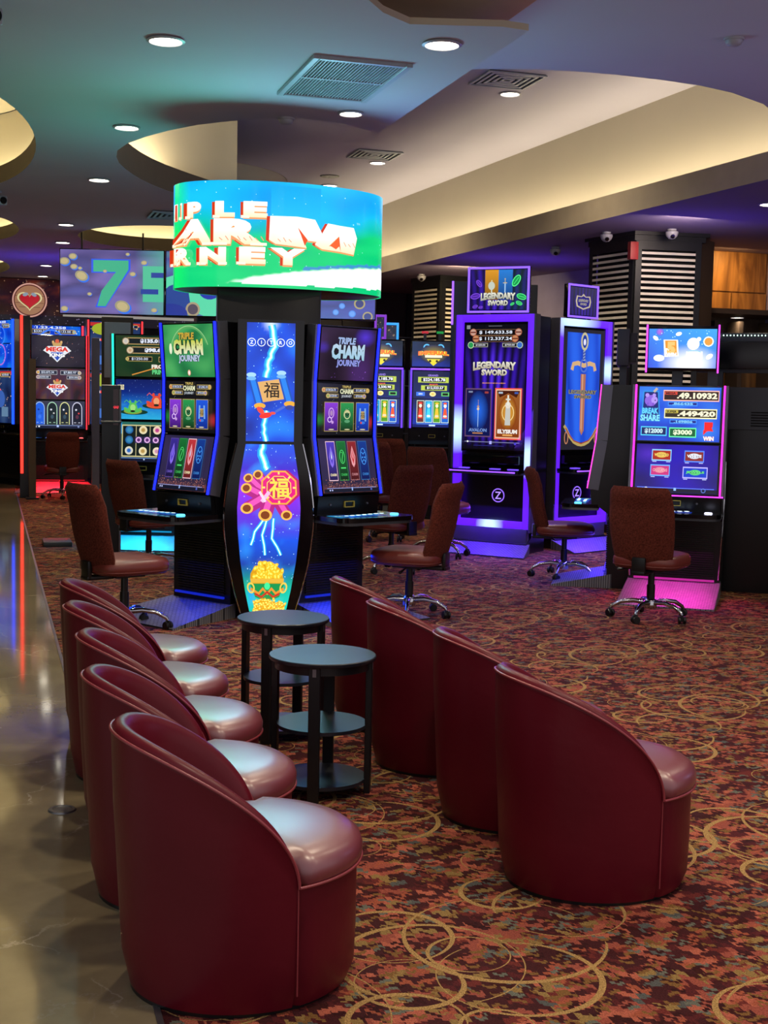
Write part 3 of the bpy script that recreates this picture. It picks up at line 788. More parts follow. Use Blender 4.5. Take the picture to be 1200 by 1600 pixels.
# ---------------------------------------------------------------- pictures on the lit displays
_TX = {}
def text_tris(s, bold=.015, res=2):
    """glyph outlines of s as triangles, unit cap height, origin at the lower left"""
    key = (s, bold, res)
    if key in _TX: return _TX[key]
    cu = bpy.data.curves.new('t', 'FONT'); cu.body = s; cu.resolution_u = res; cu.offset = bold
    o = bpy.data.objects.new('t', cu); me = bpy.data.meshes.new_from_object(o)
    bm = bmesh.new(); bm.from_mesh(me); bmesh.ops.triangulate(bm, faces=bm.faces[:])
    vs = [v.co.copy() for v in bm.verts]
    for i, v in enumerate(bm.verts): v.index = i
    fs = [[v.index for v in f.verts] for f in bm.faces]
    bm.free(); bpy.data.objects.remove(o); bpy.data.curves.remove(cu); bpy.data.meshes.remove(me)
    if not vs: return ([], [], 1)
    x0 = min(v.x for v in vs); y0 = min(v.y for v in vs); y1 = max(v.y for v in vs); x1 = max(v.x for v in vs)
    H = max(1e-4, y1 - y0)
    vs = [((v.x - x0) / H, (v.y - y0) / H) for v in vs]
    _TX[key] = (vs, fs, (x1 - x0) / H)
    return _TX[key]
def mixc(a, b, t): t = max(0, min(1, t)); return tuple(x + (y - x) * t for x, y in zip(a, b))
class Canvas:
    """layered flat picture; x,y in metres on the display, origin at its lower left"""
    def __init__(s, w, h, gain=1.0): s.w, s.h, s.g = w, h, gain; s.polys = []; s.l = 0
    def _add(s, pts, cols):
        # clip to the picture
        for ax, lim, sg in ((0, 0, 1), (0, s.w, -1), (1, 0, 1), (1, s.h, -1)):
            if all(sg * (p[ax] - lim) >= -1e-6 for p in pts): continue
            out, oc = [], []
            for i in range(len(pts)):
                p, q = pts[i], pts[(i + 1) % len(pts)]; cp, cq = cols[i], cols[(i + 1) % len(pts)]
                dp, dq = sg * (p[ax] - lim), sg * (q[ax] - lim)
                if dp >= 0: out.append(p); oc.append(cp)
                if (dp >= 0) != (dq >= 0):
                    t = dp / (dp - dq); out.append((p[0] + (q[0] - p[0]) * t, p[1] + (q[1] - p[1]) * t)); oc.append(tuple(a + (b - a) * t for a, b in zip(cp, cq)))
            pts, cols = out, oc
            if len(pts) < 3: return
        s.polys.append((pts, cols, s.l))
    def c(s, col, k=1): return tuple(x * s.g * k for x in (lin(col) if isinstance(col, str) else col))
    def paint(s, f, nx=40, ny=40):
        for i in range(nx):
            for j in range(ny):
                q = [(i, j), (i + 1, j), (i + 1, j + 1), (i, j + 1)]
                s._add([(a / nx * s.w, b / ny * s.h) for a, b in q], [s.c(f(a / nx, b / ny)) for a, b in q])
        s.l += 1
    def poly(s, pts, col, k=1, cols=None): s._add([(x * s.w, y * s.h) for x, y in pts], cols or [s.c(col, k)] * len(pts)); s.l += 1
    def rect(s, x0, y0, x1, y1, col, col2=None, k=1):
        a = s.c(col, k); b = s.c(col2, k) if col2 else a
        s._add([(x0 * s.w, y0 * s.h), (x1 * s.w, y0 * s.h), (x1 * s.w, y1 * s.h), (x0 * s.w, y1 * s.h)], [a, a, b, b]); s.l += 1
    def frame(s, x0, y0, x1, y1, t, col, k=1):
        tx = t; ty = t * s.w / s.h
        for r in ((x0, y0, x1, y0 + ty), (x0, y1 - ty, x1, y1), (x0, y0 + ty, x0 + tx, y1 - ty), (x1 - tx, y0 + ty, x1, y1 - ty)):
            s.rect(*r, col, k=k); s.l -= 1
        s.l += 1
    def ell(s, cx, cy, r, col, ry=None, k=1, n=18, col2=None, a0=0, a1=360, rot=0):
        """r in fractions of the width; ry the same unit"""
        ry = ry or r; cc = s.c(col, k); c2 = s.c(col2, k) if col2 else cc
        X, Y = cx * s.w, cy * s.h; R, Q = r * s.w, ry * s.w; cr, sr = math.cos(rot), math.sin(rot)
        ring = []
        for i in range(n + 1):
            th = math.radians(a0 + (a1 - a0) * i / n); dx, dy = R * math.cos(th), Q * math.sin(th)
            ring.append((X + dx * cr - dy * sr, Y + dx * sr + dy * cr))
        for i in range(n): s._add([(X, Y), ring[i], ring[i + 1]], [cc, c2, c2])
        s.l += 1
    def ring(s, cx, cy, r, t, col, ry=None, k=1, n=20, a0=0, a1=360):
        ry = ry or r; cc = s.c(col, k); X, Y = cx * s.w, cy * s.h
        P_ = []
        for i in range(n + 1):
            th = math.radians(a0 + (a1 - a0) * i / n)
            P_.append(((X + r * s.w * math.cos(th), Y + ry * s.w * math.sin(th)), (X + (r - t) * s.w * math.cos(th), Y + (ry - t) * s.w * math.sin(th))))
        for i in range(n): s._add([P_[i][0], P_[i + 1][0], P_[i + 1][1], P_[i][1]], [cc] * 4)
        s.l += 1
    def line(s, pts, t, col, k=1, taper=False):
        cc = s.c(col, k); P_ = [Vector((x * s.w, y * s.h)) for x, y in pts]; n = len(P_)
        L, R = [], []
        for i, p in enumerate(P_):
            d = (P_[min(i + 1, n - 1)] - P_[max(i - 1, 0)]).normalized(); nx = Vector((-d.y, d.x))
            tt = t * s.w * .5 * ((1 - .85 * i / (n - 1)) if taper else 1)
            L.append(p + nx * tt); R.append(p - nx * tt)
        for i in range(n - 1): s._add([tuple(R[i]), tuple(R[i + 1]), tuple(L[i + 1]), tuple(L[i])], [cc] * 4)
        s.l += 1
    def text(s, st, cx, cy, hgt, col, width=None, k=1, col2=None, bold=.03, outline=None, arch=0, fan=0, slant=0, res=2, sh=None):
        """centred text; hgt in fractions of the height, width in fractions of the width; arch bends it, fan makes the ends taller"""
        if outline: s.text(st, cx, cy, hgt, outline, width, k, bold=bold + .07, arch=arch, fan=fan, slant=slant, res=res)
        if sh: s.text(st, cx - sh[1], cy + sh[2], hgt, sh[0], width, k, bold=bold + .03, arch=arch, fan=fan, slant=slant, res=res)
        vs, fs, asp = text_tris(st, bold, res)
        H = hgt * s.h; W_ = width * s.w if width else asp * H; X, Y = cx * s.w, cy * s.h
        a = s.c(col, k); b = s.c(col2, k) if col2 else a
        def m(v):
            u = v[0] / asp * 2 - 1; y = (v[1] - .5) * H * (1 + fan * u * u) + arch * H * (1 - u * u)
            return (X + u * W_ / 2 + slant * v[1] * H, Y + y)
        q = [m(v) for v in vs]
        for f in fs: s._add([q[i] for i in f], [mixc(a, b, vs[i][1]) for i in f])
        s.l += 1
    def stars(s, n, col, seed=1, r=.004, box=(0, 0, 1, 1), k=1):
        rn = random.Random(seed)
        for _ in range(n):
            x = box[0] + rn.random() * (box[2] - box[0]); y = box[1] + rn.random() * (box[3] - box[1]); rr = r * (.4 + rn.random())
            s.ell(x, y, rr, col, n=5, k=k); s.l -= 1
        s.l += 1
    def build(s, name, parent, fn, step=.0005, subdiv=None, mat='display'):
        """fn(x, y, d) -> Vector: maps picture metres (and height d above the display) into the parent's space"""
        bm = bmesh.new(); lay = bm.loops.layers.float_color.new('Col'); cl = []
        for pts, cols, l in s.polys:
            vs = [bm.verts.new((p[0], p[1], l * step)) for p in pts]
            try: f = bm.faces.new(vs)
            except ValueError: continue
            for lp, c in zip(f.loops, cols): lp[lay] = (*c, 1)
        if subdiv:
            for _ in range(5):
                es = [e for e in bm.edges if abs(e.verts[0].co.x - e.verts[1].co.x) > subdiv[0] or abs(e.verts[0].co.y - e.verts[1].co.y) > subdiv[1]]
                if not es: break
                bmesh.ops.triangulate(bm, faces=[f for f in bm.faces if len(f.verts) > 4])
                bmesh.ops.subdivide_edges(bm, edges=es, cuts=1)
            bmesh.ops.triangulate(bm, faces=[f for f in bm.faces if len(f.verts) > 4])
        for v in bm.verts: v.co = fn(v.co.x, v.co.y, v.co.z + .001)
        bm.normal_update()
        me = bpy.data.meshes.new(name); bm.to_mesh(me); bm.free(); me.materials.append(MATS[mat])
        o = bpy.data.objects.new(name, me); C.objects.link(o)
        if parent: o.parent = parent
        return o
def nz(x, y, s=1, seed=0): return noise.noise(Vector((x * s, y * s, seed)))
def lerp3(t, *cs):
    t = max(0, min(.9999, t)) * (len(cs) - 1); i = int(t); return mixc(lin(cs[i]), lin(cs[i + 1]), t - i)
def flat(cv, p0, u, v):
    """picture plane: p0 lower-left corner, u and v unit vectors"""
    p0, u, v = Vector(p0), Vector(u), Vector(v); n = u.cross(v)
    return lambda x, y, d: p0 + u * x + v * y + n * d

# ---- pictures
def money(cv, s, x0, y0, x1, y1, badge='#b05030', fill='#101018', edge='#b9a15a', tcol='#dfeaff', side=-1):
    cv.rect(x0, y0, x1, y1, edge); cv.rect(x0 + .006, y0 + .012, x1 - .006, y1 - .012, fill)
    cv.text(s, (x0 + x1) / 2, (y0 + y1) / 2, (y1 - y0) * .60, tcol, width=(x1 - x0) * .66, bold=.01)
    if side:
        bx = x0 if side < 0 else x1
        cv.ell(bx, (y0 + y1) / 2, .035, edge); cv.ell(bx, (y0 + y1) / 2, .028, badge, col2='#d9b070')
def tcj_title(cv, top, mid, bot, cx=.5, cy=.5, sc_=1.0):
    cv.text('TRIPLE', cx - .04 * sc_, cy + .22 * sc_, .13 * sc_, top, width=.32 * sc_, outline='#101820', bold=.05, slant=.1)
    cv.text('CHARM', cx, cy + .01 * sc_, .26 * sc_, mid[0], col2=mid[1], width=.60 * sc_, outline='#142014', bold=.06, fan=.25)
    cv.text('JOURNEY', cx + .02 * sc_, cy - .22 * sc_, .16 * sc_, bot, width=.44 * sc_, outline='#142030', bold=.05)
def art_tcj_top(cv, green=True):
    if green:
        cv.paint(lambda x, y: lerp3(.5 + .9 * nz(x, y, 2.6, 3) + .1 * y, '#0c3a26', '#2b8a4e', '#4fae62'), 24, 18)
        cv.ring(.52, .42, .40, .012, '#9ad08a', a0=20, a1=170, n=30); cv.ring(.52, .42, .385, .02, '#5aa860', a0=25, a1=165, n=30)
        cv.ell(.135, .54, .03, '#e8f0d0', ry=.075); cv.ell(.49, .08, .03, '#f0b090', ry=.04); cv.ell(.49, .08, .014, '#ffffff', ry=.026)
        tcj_title(cv, '#c9a83e', ('#e8ecc8', '#c8d040'), '#b8c8e0', .5, .56)
    else:
        cv.paint(lambda x, y: mixc(lerp3(.5 + .8 * nz(x, y, 2, 9), '#1c1020', '#33203a', '#4a2a6a'), lin('#5a3ae0'), max(0, 1 - 5 * ((x - .8) ** 2 + (y - .85) ** 2) ** .5) + max(0, .6 - 5 * ((x - .05) ** 2 + (y - .62) ** 2) ** .5)), 26, 20)
        tcj_title(cv, '#a8c0f0', ('#a8d8f0', '#c8e0f8'), '#98a0f0', .5, .54)
        cv.stars(10, '#a060e0', 4, .006, (.1, .04, .9, .2))
def card3(cv, x, y, w_, h_, bg, bg2, kind):
    cv.rect(x, y, x + w_, y + h_, '#a8925a'); cv.rect(x + .008, y + .015, x + w_ - .008, y + h_ - .015, bg, bg2)
    cx, cy = x + w_ / 2, y + h_ * .52
    if kind == 'puzzle':
        cv.ring(cx, cy + .06, .052, .014, '#d8a8f0', ry=.075); cv.ring(cx - .03, cy - .07, .04, .012, '#e8c8ff'); cv.ell(cx, cy + .06, .026, '#b088c0', ry=.04); cv.ell(cx + .02, cy - .12, .022, '#c89ae0')
    elif kind == 'mask':
        cv.ell(cx, cy + .03, .062, '#c9c08a', ry=.07); cv.ell(cx, cy, .055, '#2a6a44', ry=.05); cv.ring(cx, cy + .02, .055, .012, '#cfe0a0', ry=.055); cv.ell(cx, cy - .1, .05, '#5aa070', ry=.022); cv.line([(cx - .04, cy + .06), (cx, cy + .01), (cx + .04, cy + .06)], .012, '#101810')
    else:
        for s_ in (-1, 1): cv.poly([(cx + s_ * .045 - .014, cy + .16), (cx + s_ * .045 + .014, cy + .16), (cx + s_ * .055 + .014, cy - .1), (cx + s_ * .055 - .014, cy - .1)], '#7ab0f0')
        cv.rect(cx - .032, cy - .06, cx + .032, cy + .1, '#c8a868'); cv.text('福', cx, cy + .02, .12, '#2a1a10', bold=.0); cv.ell(cx, cy - .13, .045, '#3a78e0', ry=.02); cv.ell(cx - .03, cy - .13, .016, '#e04838')
    cv.ell(cx, y + .04, .05, '#d8d0a0', ry=.008)
def art_tcj_mid(cv):
    cv.paint(lambda x, y: mixc(mixc(lin('#0e0e14'), lin('#1f8a3a'), max(0, .9 - 6 * ((x - .02) ** 2 + (y - .3) ** 2) ** .5)), lin('#c02838'), max(0, .9 - 6 * ((x - .98) ** 2 + (y - .25) ** 2) ** .5)), 24, 18)
    money(cv, '$158,526.78', .10, .84, .36, .93, '#c04a30', '#2a2e50'); money(cv, '$12,862.18', .64, .84, .90, .93, '#c0a040', '#2a2e50', side=1)
    money(cv, '$1250.00', .17, .73, .36, .81, '#3aa050', '#2a2e50'); money(cv, '$750.00', .64, .73, .83, .81, '#3a60d0', '#2a2e50', side=1)
    cv.text('TRIPLE', .5, .95, .05, '#c8b060', width=.16); cv.text('CHARM', .5, .86, .10, '#e8e8c0', width=.24, outline='#1a3a1a', bold=.04); cv.text('JOURNEY', .5, .76, .06, '#c0c8d0', width=.19)
    for i, (a, b, kd) in enumerate((('#3a1470', '#8a3ad8', 'puzzle'), ('#0c3018', '#2a9a50', 'mask'), ('#0a2a90', '#2058e0', 'scroll'))):
        card3(cv, .10 + i * .28, .07, .25, .58, a, b, kd)
    cv.stars(26, '#c0c8e0', 3, .004, (.02, .02, .98, .7))
def art_tcj_bot(cv, hi):
    cv.paint(lambda x, y: mixc(lin('#2a2440'), lin('#8a4a40'), max(0, .9 - y * 5) * (.7 + 1.2 * nz(x * 9, y * 9, 2, 1))) if y < .25 else lerp3(.5 + .4 * nz(x, y, 2), '#1a1a38', '#3a2f58'), 36, 26)
    cols = [('#1c1440', '#4030a0', '#8a70f0'), ('#0a3018', '#187a38', '#50e070'), ('#501418', '#a02a30', '#f0a0a8'), ('#0a1a60', '#1440a0', '#4aa0ff')]
    for i, (a, b, e) in enumerate(cols):
        x = .13 + i * .19; hl = i == hi
        cv.rect(x, .22, x + .165, .95, '#f0c8d8' if hl else e, k=1 if hl else .35); cv.rect(x + .008, .235, x + .157, .935, a, b, k=1.5 if hl else .8)
        cx = x + .082
        if i in (0, 2):
            cv.poly([(cx, .86), (cx + .045, .66), (cx + .03, .52), (cx, .46), (cx - .03, .52), (cx - .045, .66)], e); cv.poly([(cx, .80), (cx + .03, .65), (cx, .52), (cx - .03, .65)], b, k=1.6); cv.poly([(cx, .78), (cx + .012, .65), (cx, .6), (cx - .012, .65)], '#d8e0ff' if hl else e)
        elif i == 1:
            cv.ring(cx, .66, .05, .01, e, ry=.10); cv.line([(cx - .02, .74), (cx + .02, .74), (cx - .01, .6), (cx, .56)], .012, e); cv.rect(cx - .045, .44, cx + .045, .465, e)
        else:
            cv.ring(cx, .66, .055, .01, e, ry=.12); cv.line([(cx - .03, .74), (cx, .7), (cx + .03, .74)], .012, e); cv.ell(cx - .02, .64, .012, e); cv.ell(cx + .02, .64, .012, e); cv.line([(cx - .03, .56), (cx, .6), (cx + .03, .56)], .012, e)
        cv.text('CHARM', cx, .33, .05, '#f0e0b0' if hl else e, width=.11, k=1 if hl else .6)
    cv.stars(120, '#e08870', 8, .005, (.02, .08, .98, .24)); cv.stars(40, '#ffd0a0', 9, .003, (.02, .08, .98, .2))
    cv.rect(0, 0, 1, .07, '#101428'); cv.rect(.05, .075, .95, .085, '#8aa0e0'); cv.ell(.10, .045, .012, '#c0c8ff'); cv.ell(.14, .045, .012, '#c0c8ff'); cv.rect(.49, .03, .51, .09, '#a0c0ff'); cv.ell(.85, .045, .016, '#5060c0')
def art_king_logo(cv, cx, cy, s):
    cv.poly([(cx - .09 * s, cy + .26 * s), (cx + .09 * s, cy + .26 * s), (cx + .06 * s, cy + .12 * s), (cx - .06 * s, cy + .12 * s)], '#c8a060'); cv.ell(cx, cy + .30 * s, .035 * s, '#d86040'); cv.ell(cx - .07 * s, cy + .28 * s, .02 * s, '#e0b070'); cv.ell(cx + .07 * s, cy + .28 * s, .02 * s, '#e0b070')
    cv.poly([(cx - .24 * s, cy + .02 * s), (cx - .16 * s, cy + .15 * s), (cx + .16 * s, cy + .15 * s), (cx + .24 * s, cy + .02 * s), (cx + .13 * s, cy - .1 * s), (cx, cy - .32 * s), (cx - .13 * s, cy - .1 * s)], '#e8ecf4')
    cv.poly([(cx - .11 * s, cy - .03 * s), (cx + .11 * s, cy - .03 * s), (cx, cy - .28 * s)], '#2048b0', k=1.2)
    cv.text('MEGA', cx, cy + .06 * s, .14 * s, '#e02820', width=.38 * s, bold=.05, outline='#fff0e8'); cv.text('KING', cx, cy - .11 * s, .11 * s, '#ffffff', width=.26 * s, bold=.05, outline='#1a3480')
def art_king_top(cv):
    cv.paint(lambda x, y: lerp3(.5 + nz(x, y, 3, 2), '#141420', '#241e30', '#2c2430'), 16, 12); cv.stars(40, '#8a8aa0', 4, .004, (.05, .1, .95, .9)); cv.stars(8, '#e09080', 6, .007, (.05, .1, .95, .9)); art_king_logo(cv, .48, .5, 1.1)
def art_king_mid(cv):
    cv.paint(lambda x, y: lerp3(.5 + nz(x * 3, y, 2.2, 4), '#20141e', '#4a1c22', '#3a2040', '#5a3a30'), 20, 14)
    money(cv, '$55.875.34', .12, .80, .48, .94, '#d09030', '#1a2038', '#c8c8d0'); money(cv, '$7.885.97', .54, .80, .90, .94, '#a0a0a0', '#1a2038', '#c8c8d0', side=1)
    money(cv, '$350.00', .12, .66, .36, .77, '#4060c0', '#1a2038', '#c8c8d0'); money(cv, '$50.00', .66, .66, .90, .77, '#4060c0', '#1a2038', '#c8c8d0', side=1)
    art_king_logo(cv, .48, .36, .85)
def art_king_bot(cv):
    cv.paint(lambda x, y: lerp3(y, '#141a30', '#2a2a44', '#3a3a50'), 8, 10)
    for i, (a, e) in enumerate((('#2060e0', '#a0c0f0'), ('#142028', '#b0e0c0'), ('#1a2430', '#e8e8a0'), ('#16182c', '#d8d8f0'))):
        cx = .15 + i * .235
        for f, c in ((1, e), (.86, a)):
            cv.rect(cx - .095 * f, .14 + .02 * (1 - f), cx + .095 * f, .72, c); cv.ell(cx, .72, .095 * f, c, ry=.13 * f, a0=0, a1=180)
        cv.ell(cx - .02, .68, .018, '#e0e0f0' if i else '#103090'); cv.ell(cx + .03, .55, .016, ('#2050c0', '#d0d0d0', '#f0c080', '#e04040')[i]); cv.ell(cx, .42, .03, ('#3a78f0', '#385060', '#385060', '#5a2a40')[i], ry=.04); cv.rect(cx - .06, .2, cx - .02, .22, e); cv.rect(cx + .02, .2, cx + .06, .22, e)
    cv.rect(0, 0, 1, .09, '#101838'); cv.rect(.05, .095, .95, .11, '#90a8e8'); cv.ell(.08, .05, .014, '#ffffff'); cv.ell(.14, .06, .016, '#ffffff'); cv.rect(.47, .04, .51, .12, '#b0c8ff'); cv.ell(.88, .06, .018, '#8090c0')
def art_frog_top(cv):
    cv.paint(lambda x, y: lerp3(.5 + nz(x, y, 2.5, 5), '#0c2418', '#16381e', '#2a3a20'), 16, 14)
    cv.line([(.3, .04), (.5, .12), (.7, .20), (.9, .24)], .02, '#d8903a'); 
    for s_, x0, x1, y, b in (('$135.015', .22, .98, .80, '#b8b8c0'), ('$98.608', .30, 1.0, .58, '#c09060')):
        cv.rect(x0, y - .02, x1, y + .15, '#b89a60'); cv.rect(x0 + .01, y, x1, y + .13, '#141c20'); cv.text(s_, x0 + .46, y + .065, .11, '#e8eeff', width=.44, bold=.06); cv.ell(x0 - .03, y + .06, .07, '#7a6a50'); cv.ell(x0 - .03, y + .06, .055, b, col2='#e0d0b0')
    money(cv, '$1250.00', .22, .37, .68, .49, '#60a050', '#0c1018'); cv.rect(.80, .36, 1, .49, '#b89a60'); cv.rect(.81, .375, 1, .475, '#0c1018')
    cv.text('FROG', .82, .25, .10, '#f0f0e0', width=.30, bold=.05, outline='#a03020'); cv.text('PRINCE', .84, .12, .12, '#60d080', width=.32, bold=.05, outline='#1a4020')
def frog(cv, cx, cy, s, c1, c2, c3):
    cv.ell(cx + .02, cy - .10 * s, .26 * s, '#0c3a30', ry=.05 * s); cv.ell(cx, cy - .08 * s, .17 * s, c3, ry=.055 * s); cv.ell(cx, cy, .085 * s, c1, ry=.10 * s); cv.ell(cx, cy + .01, .05 * s, c2, ry=.06 * s)
    for q in (-1, 1):
        cv.ell(cx + q * .11 * s, cy - .05 * s, .07 * s, c1, ry=.03 * s, rot=q * .6); cv.ell(cx + q * .05 * s, cy + .15 * s, .022 * s, c1, ry=.035 * s); cv.line([(cx + q * .04 * s, cy + .1 * s), (cx + q * .12 * s, cy + .2 * s), (cx + q * .16 * s, cy + .14 * s)], .012 * s, c1)
    cv.ell(cx, cy - .08 * s, .045 * s, '#182418', ry=.02 * s)
def art_frog_mid(cv):
    cv.paint(lambda x, y: mixc(lerp3(y, '#2ab0e0', '#1a70d0', '#0c2880', '#0a1a60'), lin('#60e0e0'), .35 * max(0, nz(x * 4, y * 12, 2, 8)) * (y < .45)), 26, 22)
    cv.stars(40, '#a0c8f0', 6, .004, (0, .5, 1, 1)); frog(cv, .32, .28, 1.0, '#58c058', '#a0e080', '#88a040'); frog(cv, .76, .45, 1.1, '#e04830', '#f0a070', '#e05a30')
    cv.text('BUBBLES', .10, .80, .13, '#f0e8c0', width=.12, bold=.04, outline='#604020')
def art_frog_bot(cv):
    cv.paint(lambda x, y: lerp3(y, '#0c2018', '#143828', '#2a6a60'), 8, 8); cv.rect(.0, .70, .12, 1, '#2aa0e0')
    cv.rect(.12, .12, 1, .93, '#cfc890'); cv.rect(.14, .15, 1, .90, '#101c1c')
    for x in (.38, .64, .90): cv.rect(x, .15, x + .015, .90, '#b8b080')
    for (x, y, c) in ((.26, .80, '#4aa8d8'), (.26, .55, '#4aa8d8'), (.26, .28, '#3a80e0'), (.52, .80, '#d8b060'), (.78, .80, '#e050a0'), (.52, .27, '#d8b060'), (.78, .27, '#f0b0d0'), (.97, .80, '#d8b060')):
        cv.ell(x, y, .075, c, ry=.075, col2='#f0e8c0' if c != '#4aa8d8' else '#1a5090'); cv.ell(x, y, .035, c, k=.7)
    for i in range(4):
        x = .44 + i * .16; cv.rect(x - .07, .47, x + .07, .63, '#3a2a60'); cv.ell(x, .55, .055, '#b060c0', col2='#f0c0f0'); cv.ell(x, .55, .03, '#5a2a70')
    cv.rect(0, 0, 1, .08, '#0c1430'); cv.rect(.05, .085, .95, .10, '#7aa0e0'); cv.ell(.55, .06, .014, '#c0d8ff')
def art_imperial_top(cv):
    cv.paint(lambda x, y: lerp3(y + .3 * nz(x, y, 4, 1), '#1a2a80', '#1a2038', '#141a20'), 12, 10)
    for q in (-1, 1): cv.ring(.5 + q * .16, .76, .085, .03, '#58b0e8'); cv.line([(.5 + q * .05, .72), (.5 + q * .02, .86)], .05, '#d8d040')
    cv.ell(.5, .5, .33, '#908020', ry=.22, col2='#1a2040'); cv.poly([(.34, .3), (.66, .3), (.56, .12), (.5, .03), (.44, .12)], '#d8c830'); cv.ell(.42, .22, .03, '#302808'); cv.ell(.58, .22, .03, '#302808')
    cv.rect(.3, .36, .7, .46, '#e8e0c0'); cv.text('IMPERIAL', .5, .52, .17, '#f07020', width=.72, bold=.06, outline='#f0e040', arch=.2)
def art_imperial_main(cv, a, b_, seed=0):
    cv.paint(lambda x, y: lerp3(y + .3 * nz(x, y, 3, seed), '#1830a0', '#1a2458', '#14183c'), 12, 14)
    cv.text('GRAND', .5, .93, .035, '#8a70d0', width=.26); 
    cv.rect(.12, .80, .90, .90, '#a8b848'); cv.rect(.20, .815, .82, .885, '#0c0c18'); cv.text(a, .53, .85, .06, '#f0f4ff', width=.56, bold=.02)
    cv.text('MAJOR', .52, .765, .03, '#e06030', width=.22); cv.rect(.2, .66, .86, .75, '#a8b848'); cv.rect(.3, .672, .8, .738, '#0c0c18'); cv.text(b_, .56, .705, .05, '#f0f4ff', width=.42, bold=.02)
    cv.rect(.08, .56, .30, .63, '#3a6ad0'); cv.text('$350', .19, .595, .03, '#e0e8ff'); cv.rect(.72, .56, .92, .63, '#58b060'); cv.rect(.75, .575, .89, .615, '#101810'); cv.ell(.5, .595, .08, '#e0a030', ry=.06, col2='#f0e0a0')
    cv.rect(0, .50, 1, .515, '#0a0a18')
    for i, (bg, f1, f2) in enumerate((('#602828', '#d84030', '#e8d8c0'), ('#1888c0', '#40c0f0', '#f0e8e0'), ('#4a8a20', '#e8b030', '#f0d8b0'), ('#1a58b8', '#e05030', '#f0e0d0'))):
        x = .10 + i * .21
        cv.rect(x, .08, x + .19, .48, '#c8e0c8'); cv.rect(x + .012, .09, x + .178, .47, bg); cx = x + .095
        cv.ell(cx, .385, .038, f2, ry=.05); cv.ell(cx, .43, .05, f1, ry=.025); cv.poly([(cx - .06, .16), (cx + .06, .16), (cx + .03, .34), (cx - .03, .34)], f1); cv.ell(cx, .20, .05, f2, ry=.03, k=.8)
    cv.rect(0, 0, 1, .05, '#101c60'); cv.rect(.1, .055, .9, .062, '#60a0ff'); cv.rect(.42, .02, .58, .045, '#c0d8ff')
def curtain(x, y, seed=2):
    f = .5 + .5 * math.sin((x + .16 * (x - .5) * (1 - y)) * 46 + 3 * nz(x, y, 1.5, seed)); g = max(0, 1 - 2.1 * abs(x - .5)) * (.35 + .65 * (1 - abs(y - .55)))
    return lerp3(f * (.25 + .75 * g), '#12082e', '#3516a8', '#5a30f0')
def sword(cv, cx, cy, s, blade, guard):
    cv.poly([(cx - .02 * s, cy), (cx + .02 * s, cy), (cx + .016 * s, cy - .5 * s), (cx, cy - .56 * s), (cx - .016 * s, cy - .5 * s)], blade); cv.rect(cx - .008 * s, cy, cx + .008 * s, cy + .16 * s, guard); cv.ell(cx, cy + .18 * s, .02 * s, guard)
    cv.poly([(cx - .07 * s, cy + .02 * s), (cx, cy + .05 * s), (cx + .07 * s, cy + .02 * s), (cx + .05 * s, cy - .01 * s), (cx, cy + .01 * s), (cx - .05 * s, cy - .01 * s)], guard)
